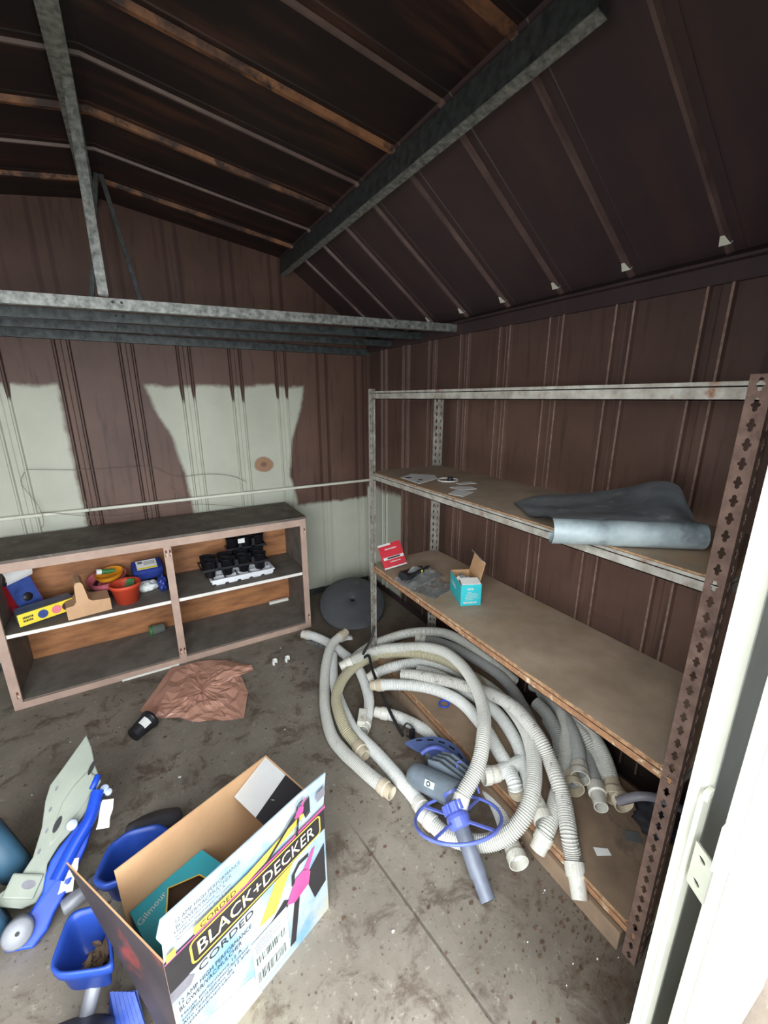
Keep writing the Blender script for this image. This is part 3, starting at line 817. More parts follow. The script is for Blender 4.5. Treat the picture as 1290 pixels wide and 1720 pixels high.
t = thing('blister_pack', 'flat yellow and slate blister pack leaning in front of the torn carton', 'package', (-0.63, 2.88, SH))
m = Matrix.Translation((-0.715, 2.775, SH + 0.018)) @ Matrix.Rotation(0.42, 4, 'Z') @ Matrix.Rotation(math.radians(-8), 4, 'X')
mb = MB(); mb.rbox((0, 0, 0), (0.27, 0.014, 0.070), 0.002, m); yl = mb.build('yellow_card', 'yellow_print', t)
mb = MB(); mb.prism([m @ Vector(p) for p in ((0.012, 0.015, 0.0), (0.012, 0.015, 0.066), (0.012, 0.120, 0.082), (0.012, 0.130, 0.0))], m.to_3x3() @ Vector((0.262, 0, 0))); mb.build('slate_pack', 'slate_print', t)
for i, (x, mt) in enumerate(((0.11, 'blue_print'), (0.175, 'pink_bowl'), (0.225, 'maroon_bowl'), (0.272, 'maroon_bowl'))):
    mb = MB(); mb.lathe([(0.0001, 0.0012), (0.024, 0.0012), (0.024, 0.0)], 16, m @ frame((x, -0.001, 0.034), (0, -1, 0))); mb.build('printed_ball', mt, yl)
for q in range(2):
    x = 0.020
    while x < 0.062:
        w = random.uniform(0.004, 0.008); mb = MB(); mb.box((x, -0.0016, 0.020 + q * 0.018), (x + w, -0.0008, 0.032 + q * 0.018), m); mb.build('print_stroke', 'print_black', yl); x += w + 0.002

t = thing('card_insert', 'tan cardboard insert with a tall curved back, between blister pack and red pot', 'insert', (-0.41, 2.85, SH))
m = Matrix.Translation((-0.500, 2.765, SH + 0.002)) @ Matrix.Rotation(0.16, 4, 'Z')
prof = [(0, 0), (0.215, 0), (0.215, 0.075), (0.13, 0.085), (0.112, 0.10), (0.098, 0.20), (0.088, 0.215), (0.066, 0.215), (0.058, 0.20), (0.052, 0.10), (0.038, 0.082), (0, 0.078)]
mb = MB(); mb.prism([m @ Vector((x, 0, z)) for x, z in prof], m.to_3x3() @ Vector((0, 0.003, 0))); mb.build('front_panel', 'kraft_tan', t)
mb = MB(); mb.prism([m @ Vector((x, 0.14, z)) for x, z in prof], m.to_3x3() @ Vector((0, 0.003, 0))); mb.build('back_panel', 'kraft_tan', t)
mb = MB(); mb.sheet([[m @ Vector((x, y, z)) for x, z in prof[2:]] for y in (0.003, 0.14)]); mb.sheet([[m @ Vector((x, y, z - 0.002)) for x, z in prof[2:]] for y in (0.003, 0.14)]); mb.build('folded_top', 'kraft_tan', t)
for x in (0.0, 0.213):
    mb = MB(); mb.box((x, 0.003, 0), (x + 0.002, 0.14, 0.075), m); mb.build('end_panel', 'kraft_tan', t)

def bowl(name, label, loc, r, h, mat, tilt=(0, 0), cat='bowl', rb=0.55, th=0.003, rim=True):
    m = xform(loc, 0, tilt[0], tilt[1])
    mb = MB(); mb.smooth = True
    pr = [(0.0001, 0)] + [(r * (rb + (1 - rb) * math.sin(t_ * math.pi / 2)), h * (1 - math.cos(t_ * math.pi / 2))) for t_ in (0.0, 0.2, 0.4, 0.6, 0.8, 1.0)]
    pr += [(r + 0.003, h + 0.001), (r - th, h)] + [(max(0.0001, a - th), z + th) for a, z in pr[-1:0:-1][1:]] + [(0.0001, th)]
    mb.lathe(pr, 28, m); return tag(mb.build(name, mat), label, cat)
bowl('plastic_bowl', 'dark maroon bowl at the bottom of the nested bowls', (-0.285, 3.09, SH + 0.001), 0.105, 0.070, 'maroon_bowl', (0.08, 0.06))
bowl('plastic_bowl', 'pink bowl nested between the maroon and orange bowls', (-0.305, 3.085, SH + 0.045), 0.110, 0.075, 'pink_bowl', (0.16, -0.10))
bowl('plastic_bowl', 'orange bowl nested on top of the pink bowl', (-0.292, 3.085, SH + 0.095), 0.080, 0.045, 'orange_bowl', (0.16, -0.10))
t = thing('squeeze_tube', 'small green tube with white cap lying in the orange bowl', 'tube', (-0.32, 3.07, SH + 0.15))
mb = MB(); mb.smooth = True; mb.tube([(-0.335, 3.065, SH + 0.158), (-0.305, 3.07, SH + 0.152), (-0.262, 3.08, SH + 0.148)], 0.016, 14, True, [0.016, 0.017, 0.010]); mb.build('tube_body', 'green', t)
mb = MB(); mb.smooth = True; mb.tube([(-0.360, 3.06, SH + 0.163), (-0.334, 3.065, SH + 0.158)], 0.018, 14); mb.build('cap', 'label_white', t)

t = thing('flower_pot', 'terracotta red plastic flower pot on the left cabinet shelf', 'pot', (-0.205, 2.875, SH))
mb = MB(); mb.smooth = True
mb.lathe([(0.0001, 0.001), (0.062, 0.001), (0.080, 0.105), (0.086, 0.106), (0.087, 0.128), (0.081, 0.129), (0.078, 0.105), (0.058, 0.006), (0.0001, 0.006)], 36, xform((-0.205, 2.875, SH))); mb.build('pot_body', 'terracotta', t)
mb = MB(); mb.prism([(-0.21, 2.90, SH + 0.085), (-0.16, 2.89, SH + 0.09), (-0.155, 2.915, SH + 0.125), (-0.195, 2.925, SH + 0.128)], (0.002, 0.006, 0.002))
tag(mb.build('plant_tag', 'green'), 'dark green plastic scrap inside the terracotta red pot', 'scrap')

t = thing('blue_canister', 'navy blue canister on its side with a white and yellow label', 'canister', (-0.07, 3.10, SH))
m = Matrix.Translation((-0.165, 3.02, SH + 0.055)) @ Matrix.Rotation(0.1, 4, 'Z') @ Matrix.Rotation(0.35, 4, 'X')
mb = MB(); mb.rbox((0, 0, 0), (0.185, 0.13, 0.085), 0.022, m); mb.smooth = True; bd = mb.build('canister_body', 'navy', t, smooth=False)
mb = MB(); mb.box((0.030, 0.018, 0.085), (0.150, 0.110, 0.0862), m); lb = mb.build('paper_label', 'label_white', bd)
mb = MB(); mb.box((0.030, 0.018, 0.0862), (0.150, 0.034, 0.0868), m); mb.build('yellow_band', 'yellow_print', bd)
mb = MB(); mb.box((0.040, 0.078, 0.0862), (0.068, 0.100, 0.0868), m)
for i in range(4): mb.box((0.075, 0.060 + i * 0.010, 0.0862), (0.140, 0.064 + i * 0.010, 0.0868), m)
mb.build('label_print', 'print_grey', bd)
def blob(name, mat, label, cat, ctr, sz, seed, amp=0.35, n=20):
    mb = MB(); mb.smooth = True; rows = []
    for i in range(n + 1):
        ph = math.pi * i / n; row = []
        for k in range(n * 2):
            a = 2 * math.pi * k / (2 * n)
            d = Vector((math.sin(ph) * math.cos(a), math.sin(ph) * math.sin(a), math.cos(ph)))
            r = 1 + amp * noise.noise(d * 2.2 + Vector((seed, 0, 0))) + amp * 0.5 * noise.noise(d * 5 + Vector((0, seed, 0)))
            p = Vector((d.x * sz[0] * r, d.y * sz[1] * r, d.z * sz[2] * r)); p.z = max(p.z, -sz[2])
            row.append(Vector(ctr) + p)
        rows.append(row)
    mb.sheet(rows, True); o = mb.build(name, mat); return tag(o, label, cat)
blob('work_glove', 'cloth_white', 'crumpled white and green glove under the navy canister', 'glove', (-0.095, 2.985, SH + 0.032), (0.070, 0.055, 0.032), 3.1)
blob('blue_cloth', 'navy', 'crumpled blue cloth hanging beside the centre stile on the shelf', 'cloth', (0.000, 2.93, SH + 0.055), (0.030, 0.060, 0.055), 8.4)

t = thing('clear_jar', 'small clear jar with a green rim tipped over on the cabinet bottom', 'jar', (-0.075, 3.13, 0.047))
m = frame((-0.13, 3.125, 0.047 + 0.038), (1, 0.1, 0.0))
mb = MB(); mb.smooth = True
mb.lathe([(0.0001, 0.10), (0.028, 0.10), (0.030, 0.095), (0.036, 0.01), (0.036, 0.0), (0.034, 0.0), (0.034, 0.01), (0.028, 0.094), (0.0001, 0.097)], 28, m); mb.build('jar_body', 'clear_green', t)
mb = MB(); mb.smooth = True; mb.lathe([(0.036, 0.002), (0.0378, 0.002), (0.0378, 0.018), (0.036, 0.018), (0.036, 0.002)], 28, m); mb.build('rim_band', 'green', t)

# --- seed trays on the right shelf
def cup(mb, x, y, z, r0, r1, h, seg=14, th=0.0015, m=None):
    mb.lathe([(0.0001, 0), (r0, 0), (r1, h), (r1 + 0.002, h), (r1 + 0.002, h + 0.003), (r1 - th, h + 0.002), (r0 - th, th), (0.0001, th)], seg, (m if m is not None else Matrix.Identity(4)) @ Matrix.Translation((x, y, z)))
TM = Matrix.Translation((0.28, 2.80, SH)) @ Matrix.Rotation(0.03, 4, 'Z')
t = thing('seed_tray', 'white plastic cell tray under the black pots on the right shelf', 'tray', (0.50, 2.86, SH))
W, D = 0.44, 0.20
mb = MB()
outer = [(0, 0), (W, 0), (W, D), (0, D)]
def rim_ring(x0, y0, x1, y1, w, z, h):
    return [((x0, y0, z), (x1, y0 + w, z + h)), ((x0, y1 - w, z), (x1, y1, z + h)), ((x0, y0 + w, z), (x0 + w, y1 - w, z + h)), ((x1 - w, y0 + w, z), (x1, y1 - w, z + h))]
for lo, hi in rim_ring(0, 0, W, D, 0.016, 0.040, 0.010): mb.rbox(lo, hi, 0.003, TM)
for lo, hi in rim_ring(0.010, 0.008, W - 0.010, D - 0.008, 0.003, 0.018, 0.024): mb.box(lo, hi, TM)
mb.build('tray_rim', 'tray_white', t)
for i in range(5):
    for j in range(2):
        mb = MB(); mb.smooth = False
        x0 = 0.030 + i * 0.083; y0 = 0.016 + j * 0.088
        mb.sheet([[TM @ Vector((x0 + a, y0 + c, z)) for a, c in ((f, f), (0.072 - f, f), (0.072 - f, 0.078 - f), (f, 0.078 - f))] for z, f in ((0.036, 0.0), (0.001, 0.008))], True)
        mb.poly([TM @ Vector((x0 + a, y0 + c, 0.001)) for a, c in ((0.008, 0.008), (0.064, 0.008), (0.064, 0.070), (0.008, 0.070))])
        mb.build('cell', 'tray_white', t)
def pot_carrier(name, label, M0, nx, ny, px, py, rt, hgt, mat, bar=True):
    t = thing(name, label, 'tray', M0.translation)
    mb = MB()
    for lo, hi in rim_ring(0, 0, nx * px, ny * py, 0.008, hgt * 0.46, 0.016): mb.rbox(lo, hi, 0.002, M0)
    for i in range(1, nx):
        for j in range(ny + 1):
            yy = min(max(j * py, 0.004), ny * py - 0.004)
            b0 = [(i * px - 0.016, yy - 0.004, hgt * 0.46), (i * px + 0.016, yy - 0.004, hgt * 0.46), (i * px + 0.008, yy - 0.004, hgt * 0.95), (i * px - 0.008, yy - 0.004, hgt * 0.95)]
            mb.prism([M0 @ Vector(p) for p in b0], M0.to_3x3() @ Vector((0, 0.008, 0)))
    mb.build('carrier_frame', mat, t)
    for i in range(nx):
        for j in range(ny):
            mb = MB(); mb.smooth = True; cup(mb, (i + 0.5) * px, (j + 0.5) * py, 0, rt * 0.72, rt, hgt, 16, m=M0)
            mb.build('pot_cup', mat, t)
    return t
pot_carrier('pot_carrier', 'black pot carrier of eight cups resting on the white cell tray', Matrix.Translation((0.235, 2.83, SH + 0.052)) @ Matrix.Rotation(0.03, 4, 'Z') @ Matrix.Rotation(0.02, 4, 'Y'), 4, 2, 0.114, 0.098, 0.046, 0.115, 'black_plastic')
t = pot_carrier('pot_carrier', 'black pot carrier with a white tag, upside down behind the front carrier', Matrix.Translation((0.44, 3.035, SH + 0.085)) @ Matrix.Rotation(0.0, 4, 'Z'), 3, 1, 0.095, 0.11, 0.044, 0.150, 'black_plastic')
mb = MB(); mb.box((0.520, 3.030, SH + 0.205), (0.568, 3.032, SH + 0.240)); mb.build('price_tag', 'label_white', t)

# ------------------------------------------------------------------ black and decker carton
FLc = Vector((-0.117, 0.802, 0.0)); ang = math.atan2(0.163, 0.442)
KM = Matrix.Translation(FLc) @ Matrix.Rotation(ang, 4, 'Z')
KW, KD, KH, TH = 0.490, 0.305, 0.455, 0.005
k_ = thing('tool_carton', 'open BLACK+DECKER cardboard carton with a raised front flap', 'box', (0.05, 1.02, 0))
def kbox(name, lo, hi, mats, faces=None):
    """wall with kraft inside (slot 0) and print outside (slot 1) on the given side"""
    mb = MB(); mb.box(lo, hi, KM)
    if faces is not None:
        for f in faces: mb.mi[f] = 1
    return mb.build(name, mats, k_, recalc=False)
fp = kbox('front_panel', (0, 0, 0), (KW, TH, KH), ['kraft', 'print_sky'], [2])
kbox('back_panel', (0, KD - TH, 0), (KW, KD, KH), ['kraft', 'print_dark'], [4])
mb = MB(); lq = [Vector((0, 0.002, 0.0)), Vector((0.0, KD - 0.005, 0.0)), Vector((-0.030, KD + 0.035, KH * 0.55)), Vector((-0.078, KD + 0.120, KH + 0.004)), Vector((0.0, 0.002, KH))]
mb.prism([KM @ p for p in lq], KM.to_3x3() @ Vector((0.004, 0, 0))); mb.mi[0] = 1
lp = mb.build('side_panel', ['kraft', 'print_dark'], k_, recalc=False)
kbox('side_panel', (KW - TH, TH, 0), (KW, KD - TH, KH), ['kraft', 'print_dark'], [3])
kbox('bottom_panel', (TH, TH, 0), (KW - TH, KD - TH, TH), ['kraft'])
# right flap folded inwards: white, black, white
A0 = Vector((KW - 0.006, KD - 0.006, KH)); A1 = Vector((KW - 0.006, 0.02, KH)); B0 = Vector((KW - 0.140, KD - 0.012, KH - 0.055)); B1 = Vector((KW - 0.128, 0.03, KH - 0.060))
mb = MB(); mb.prism([KM @ p for p in (A0, A1, B1, B0)], KM.to_3x3() @ Vector((0.0015, 0, -0.004))); rf = mb.build('right_flap', 'print_white', k_)
nr_ = (A1 - A0).cross(B0 - A0).normalized(); nr_ = nr_ if nr_.z > 0 else -nr_
mb = MB(); rows = [[KM @ (A0.lerp(A1, f0).lerp(B0.lerp(B1, f1), q / 8) + nr_ * 0.0025) for q in range(9)] for f0, f1 in ((0.42, 0.45), (0.61, 0.62), (0.80, 0.80))]
mb.sheet(rows); mb.build('black_band', 'print_black', rf, recalc=False)
# front flap stands up
FT = 0.125
flap = MB(); fpts = [(0.002, 0, KH), (KW, 0, KH), (KW + 0.012, -0.004, KH + FT), (0.40, -0.001, KH + FT + 0.004), (0.20, 0.002, KH + FT - 0.002), (0.012, 0.004, KH + FT - 0.004), (-0.002, 0.004, KH + 0.08), (0.006, 0.003, KH + 0.05)]
flap.prism([KM @ Vector(p) for p in fpts], KM.to_3x3() @ Vector((0, 0.004, 0)))
fl = flap.build('front_flap', ['print_sky'], k_)
FZ = lambda x, z, off=0.0006: KM @ frame((x, -off * 2.2, z), (0, -1, 0), (1, 0, 0))
def patch(parent, pts, mat, off, name='printed_patch'):
    mb = MB(); mb.prism([KM @ Vector((x, -off * 2.2, z)) for x, z in pts], KM.to_3x3() @ Vector((0, 0.0003, 0))); return mb.build(name, mat, parent)
# print on the front panel
patch(fp, [(0, KH - 0.105), (KW, KH - 0.090), (KW, KH), (0, KH)], 'print_black', 0.0006)
def rrect(x0, z0, x1, z1, r, n=5):
    pts = []
    for cx, cz, a0 in ((x1 - r, z1 - r, 0), (x0 + r, z1 - r, 90), (x0 + r, z0 + r, 180), (x1 - r, z0 + r, 270)):
        for i in range(n + 1):
            a = math.radians(a0 + 90 * i / n); pts.append((cx + r * math.cos(a), cz + r * math.sin(a)))
    return pts
def outline(parent, x0, z0, x1, z1, r, w, mat, off):
    a = rrect(x0, z0, x1, z1, r); c = rrect(x0 + w, z0 + w, x1 - w, z1 - w, max(0.001, r - w))
    mb = MB(); mb.sheet([[KM @ Vector((x, -off * 2.2, z)) for x, z in a], [KM @ Vector((x, -off * 2.2, z)) for x, z in c]], True); return mb.build('logo_outline', mat, parent, recalc=False)
outline(fp, 0.055, KH - 0.090, KW - 0.018, KH - 0.012, 0.016, 0.0055, 'print_yellow', 0.0012)
lettering(fp, 'BLACK+DECKER', 'print_yellow', 0.372, FZ(0.0735, KH - 0.0745, 0.0011), 0.046)
lettering(fp, 'BLACK+DECKER', 'print_white', 0.370, FZ(0.075, KH - 0.072, 0.0014), 0.043)
lettering(fp, 'CORDED', 'print_black', 0.155, FZ(0.068, KH - 0.132, 0.0008), 0.024)
patch(fp, [(0.0, KH - 0.14), (0.045, KH - 0.14), (0.058, KH - 0.122), (0.045, KH - 0.105), (0.0, KH - 0.105)], 'print_grey', 0.0008)
patch(fp, [(0.235, KH - 0.20), (0.30, KH - 0.097), (0.36, KH - 0.095), (0.29, KH - 0.21)], 'print_yellow', 0.0008)
lettering(fp, '12 AMP HIGH PERFORMANCE\nBLOWER/VAC/MULCHER', 'print_black', 0.20, FZ(0.012, KH - 0.190, 0.0009), 0.036)
lettering(fp, 'Haute performance 12 A\nsouffleur/aspirateur/broyeur\nAlto rendimiento de 12 amp.\nsopladora/aspiradora', 'print_black', 0.19, FZ(0.012, KH - 0.262, 0.0009), 0.060)
patch(fp, [(0.0, 0.0), (0.22, 0.0), (0.20, 0.10), (0.08, 0.14), (0.0, 0.12)], 'print_green', 0.0007)
# printed blower on the front
def blower(parent, x, z, s, off):
    q = lambda pts: [(x + a * s, z + c * s) for a, c in pts]
    patch(parent, q([(0.62, 0.10), (1.05, 0.42), (1.05, -0.75), (0.70, -0.90), (0.55, -0.30)]), 'print_black', off, 'printed_blower')
    patch(parent, q([(-0.55, -0.25), (-0.10, 0.02), (0.05, -0.15), (-0.10, -0.32), (-0.45, -0.45)]), 'print_black', off, 'printed_blower')
    patch(parent, q([(0.05, 0.0), (0.22, 0.28), (0.48, 0.30), (0.62, 0.05), (0.55, -0.25), (0.15, -0.35), (-0.05, -0.18)]), 'print_pink', off + 0.0003, 'printed_blower')
    patch(parent, q([(0.42, 0.28), (0.70, 0.62), (0.78, 0.62), (0.58, 0.15)]), 'print_pink', off + 0.0003, 'printed_blower')
    patch(parent, q([(0.10, 0.18), (0.12, 0.48), (0.32, 0.66), (0.60, 0.62), (0.58, 0.54), (0.34, 0.56), (0.20, 0.44), (0.18, 0.20)]), 'print_black', off + 0.0006, 'printed_blower')
    patch(parent, q([(0.15, -0.32), (0.30, -0.28), (0.10, -1.5), (-0.05, -1.5)]), 'print_black', off + 0.0001, 'printed_blower')
blower(fp, 0.335, KH - 0.205, 0.14, 0.0010)
# shipping label with bar codes
patch(fp, [(0.205, 0.04), (0.325, 0.04), (0.325, 0.225), (0.205, 0.225)], 'print_paper', 0.0016, 'shipping_label')
for bz, h in ((0.125, 0.03), (0.052, 0.04)):
    mb = MB(); x = 0.214
    while x < 0.312:
        w = random.choice((0.0012, 0.002, 0.003)); mb.add([KM @ Vector(p) for p in ((x, -0.0042, bz), (x + w, -0.0042, bz), (x + w, -0.0042, bz + h), (x, -0.0042, bz + h))], [(0, 1, 2, 3)]); x += w + random.choice((0.0012, 0.002, 0.003))
    mb.build('bar_code', 'print_black', fp, recalc=False)
mb = MB()
for i in range(5): mb.add([KM @ Vector(p) for p in ((0.214, -0.0042, 0.17 + i * 0.009), (0.27 + 0.03 * (i % 2), -0.0042, 0.17 + i * 0.009), (0.27 + 0.03 * (i % 2), -0.0042, 0.173 + i * 0.009), (0.214, -0.0042, 0.173 + i * 0.009))], [(0, 1, 2, 3)])
mb.build('address_lines', 'print_grey', fp, recalc=False)['kind'] = 'stuff'
# print on the flap
lettering(fl, '12 AMP HIGH PERFORMANCE\nBLOWER/VAC/MULCHER', 'print_black', 0.165, FZ(0.035, KH + 0.078, 0.0045), 0.028)
lettering(fl, 'Haute performance 12 A\nsouffleur/aspirateur/broyeur\nAlto rendimiento de 12 amp.', 'print_black', 0.145, FZ(0.030, KH + 0.036, 0.0035), 0.036)
patch(fl, [(0.07, KH + 0.006), (0.21, KH + 0.006), (0.36, KH + 0.03), (0.42, KH + 0.05), (0.40, KH + 0.06), (0.22, KH + 0.034), (0.07, KH + 0.030)], 'print_yellow', 0.0032)
patch(fl, [(0.004, KH + 0.004), (0.025, KH + 0.004), (0.028, KH + 0.026), (0.006, KH + 0.026)], 'print_yellow', 0.0036)
patch(fl, [(0.0, KH + 0.0), (KW, KH + 0.0), (KW, KH + 0.010), (0.25, KH + 0.006), (0.0, KH + 0.004)], 'print_pink', 0.0034)
lettering(fl, 'CORDED', 'print_black', 0.095, FZ(0.085, KH + 0.010, 0.0040), 0.016)
patch(fl, [(0.265, KH + 0.012), (0.275, KH + 0.008), (0.385, KH + 0.080), (0.378, KH + 0.086)], 'print_black', 0.0042)
blower(fl, 0.375, KH + 0.082, 0.052, 0.0046)
for i in range(3): outline(fl, 0.345 + i * 0.034, KH + 0.026 + i * 0.004, 0.363 + i * 0.034, KH + 0.044 + i * 0.004, 0.009, 0.0012, 'print_grey', 0.0050)
patch(fl, [(0.455, KH + 0.055), (0.488, KH + 0.058), (0.488, KH + 0.092), (0.455, KH + 0.089)], 'print_grey', 0.0056)

# teal carton inside
g = thing('teal_carton', 'teal Gilmour carton with a torn yellow-edged opening inside the big carton', 'box', KM @ Vector((0.12, 0.2, 0)))
TZ = 0.295
mb = MB()
# top plate with an irregular opening
out_ = [(0.010, 0.100), (0.245, 0.100), (0.245, 0.200), (0.225, 0.295), (0.115, 0.295), (0.010, 0.290)]
hole = [(0.070, 0.125), (0.190, 0.112), (0.205, 0.170), (0.185, 0.232), (0.105, 0.270), (0.072, 0.205)]
TP = lambda x, y, z: KM @ Vector((x, y, z))
for z in (TZ, TZ - 0.003): mb.sheet([[TP(x, y, z) for x, y in out_], [TP(x, y, z) for x, y in hole]], True)
for i in range(6):
    j = (i + 1) % 6
    mb.add([TP(*out_[i], TZ), TP(*out_[j], TZ), TP(*out_[j], 0.006), TP(*out_[i], 0.006)], [(0, 1, 2, 3)])
mb.build('carton_shell', 'teal', g)
mb = MB(); mb.sheet([[TP(x, y, TZ + 0.0008) for x, y in hole], [TP(x + (0.135 - x) * 0.06, y + (0.19 - y) * 0.06, TZ + 0.0008) for x, y in hole]], True); mb.build('yellow_edge', 'print_yellow', g, recalc=False)
ins = [(x + (0.135 - x) * 0.03, y + (0.20 - y) * 0.03) for x, y in out_]
mb = MB(); mb.poly([TP(x, y, 0.03) for x, y in ins]); mb.sheet([[TP(x, y, 0.03) for x, y in ins], [TP(x, y, TZ - 0.004) for x, y in ins]], True); mb.build('inner_lining', 'kraft_dim', g)
lettering(g, 'Gilmour', 'print_white', 0.085, KM @ frame((0.016, 0.232, TZ + 0.001), (0, 0, 1), (1, 0.28, 0)), 0.018)

# ------------------------------------------------------------------ pool vacuum hoses
HOSE_PATHS = {
 'A': [(1.044,2.356,0.100), (0.929,2.300,0.085), (0.815,2.132,0.060), (0.724,1.933,0.030), (0.669,1.774,0.031), (0.640,1.626,0.031), (0.651,1.513,0.031), (0.676,1.415,0.031), (0.700,1.323,0.031), (0.728,1.232,0.031)],
 'B': [(0.854,2.587,0.031), (0.901,2.532,0.031), (0.962,2.392,0.031), (0.991,2.245,0.031), (1.006,2.130,0.031), (0.995,1.990,0.031), (0.955,1.837,0.031), (0.911,1.732,0.031), (0.851,1.648,0.031), (0.813,1.602,0.031)],
 'C': [(0.923,2.270,0.031), (0.832,2.052,0.031), (0.789,1.893,0.031), (0.765,1.744,0.031), (0.756,1.621,0.031), (0.766,1.534,0.031), (0.784,1.435,0.031), (0.797,1.337,0.031), (0.807,1.243,0.031), (0.815,1.154,0.031), (0.810,1.076,0.040)],
 'D': [(0.799,1.023,0.045), (0.823,0.935,0.050), (0.871,0.856,0.070), (0.930,0.800,0.100), (0.993,0.765,0.150), (1.063,0.765,0.200), (1.147,0.808,0.240), (1.237,0.888,0.260), (1.315,0.994,0.260), (1.388,1.135,0.230), (1.431,1.271,0.205), (1.442,1.395,0.190), (1.450,1.528,0.161)],
 'E': [(0.729,1.462,0.031), (0.724,1.523,0.035), (0.703,1.595,0.070), (0.709,1.685,0.093), (0.743,1.802,0.095), (0.810,1.900,0.095), (0.904,1.977,0.095), (1.011,2.018,0.098), (1.109,1.996,0.120), (1.185,1.903,0.170), (1.263,1.789,0.210), (1.330,1.700,0.215), (1.373,1.615,0.215), (1.393,1.527,0.215), (1.406,1.414,0.210), (1.415,1.295,0.180)],
 'F': [(0.881,0.930,0.170), (0.908,0.942,0.190), (1.005,0.971,0.250), (1.090,1.032,0.300), (1.199,1.148,0.310), (1.281,1.298,0.315), (1.341,1.477,0.300), (1.355,1.645,0.275), (1.303,1.768,0.250), (1.204,1.871,0.220), (1.131,1.979,0.170), (1.034,2.021,0.140), (0.934,2.021,0.120), (0.895,2.025,0.110)],
 'G': [(0.933,2.048,0.065), (1.018,2.109,0.080), (1.120,2.110,0.120), (1.193,2.057,0.170), (1.297,2.003,0.210), (1.416,1.937,0.230), (1.519,1.851,0.235), (1.564,1.730,0.235), (1.575,1.600,0.230), (1.580,1.447,0.220), (1.590,1.304,0.200)],
 'H': [(1.393,1.918,0.191), (1.460,1.847,0.191), (1.504,1.735,0.201), (1.520,1.616,0.211), (1.543,1.489,0.211), (1.545,1.366,0.211), (1.538,1.271,0.191), (1.508,1.177,0.171), (1.464,1.085,0.161)],
 'I': [(1.013,1.869,0.090), (1.074,1.851,0.120), (1.163,1.793,0.161), (1.284,1.749,0.161), (1.356,1.680,0.161), (1.412,1.582,0.161), (1.441,1.473,0.161), (1.456,1.361,0.161)],
 'J': [(1.104,1.701,0.181), (1.160,1.640,0.191), (1.228,1.542,0.206), (1.285,1.454,0.216), (1.321,1.386,0.221), (1.349,1.309,0.241), (1.350,1.182,0.281), (1.332,1.074,0.311), (1.302,0.974,0.321), (1.286,0.894,0.301), (1.274,0.835,0.261), (1.240,0.771,0.241), (1.215,0.721,0.211), (1.172,0.670,0.191), (1.140,0.635,0.173), (1.125,0.603,0.130), (1.101,0.570,0.100)],
 'K': [(0.972,1.758,0.115), (1.044,1.674,0.151), (1.132,1.597,0.161), (1.208,1.513,0.161), (1.255,1.415,0.161), (1.266,1.327,0.161), (1.257,1.247,0.161), (1.244,1.162,0.161), (1.211,1.063,0.161), (1.178,0.966,0.161), (1.139,0.890,0.161), (1.138,0.869,0.120)],
 'L': [(1.217,1.709,0.161), (1.287,1.618,0.161), (1.324,1.513,0.161), (1.353,1.389,0.161), (1.372,1.275,0.161), (1.364,1.184,0.161), (1.336,1.091,0.161), (1.300,1.011,0.161), (1.247,0.932,0.161), (1.203,0.871,0.161), (1.154,0.804,0.171), (1.125,0.746,0.161)],
 'M': [(0.931,1.646,0.031), (0.990,1.586,0.031), (1.042,1.501,0.031), (1.077,1.415,0.031), (1.099,1.339,0.031), (1.120,1.189,0.031), (1.120,1.029,0.031), (1.088,0.910,0.031), (1.035,0.807,0.031), (1.007,0.747,0.031)],
 'N': [(1.078,0.971,0.161), (1.110,0.962,0.161), (1.178,0.956,0.161), (1.266,0.953,0.161)],
 'O': [(1.077,0.698,0.115), (1.107,0.703,0.145), (1.172,0.729,0.161), (1.251,0.769,0.161), (1.349,0.818,0.161), (1.437,0.874,0.191), (1.524,0.944,0.211), (1.601,1.031,0.221), (1.692,1.159,0.191), (1.748,1.275,0.161)],
 'P': [(1.387,0.771,0.191), (1.424,0.801,0.196), (1.483,0.854,0.211), (1.529,0.912,0.221), (1.570,0.977,0.221), (1.608,1.075,0.221), (1.634,1.175,0.211)],
 'Q': [(1.346,0.768,0.161), (1.380,0.807,0.161), (1.430,0.864,0.161), (1.501,0.957,0.161), (1.557,1.062,0.161)],
 'R': [(1.398,0.695,0.161), (1.417,0.714,0.161), (1.463,0.765,0.161), (1.514,0.819,0.161), (1.575,0.893,0.161), (1.601,0.961,0.171)],
 'S': [(1.454,0.662,0.161), (1.484,0.689,0.166), (1.539,0.746,0.181), (1.573,0.801,0.201), (1.599,0.863,0.211), (1.610,0.936,0.221), (1.619,1.021,0.221)],
 'T': [(1.449,0.632,0.161), (1.475,0.680,0.161), (1.510,0.744,0.161), (1.550,0.801,0.171), (1.562,0.867,0.206), (1.584,0.951,0.211), (1.604,1.052,0.211)],
 'U': [(1.508,1.107,0.251), (1.504,1.032,0.236), (1.482,0.965,0.211), (1.452,0.915,0.181), (1.411,0.875,0.161)],
}
HR = 0.0305
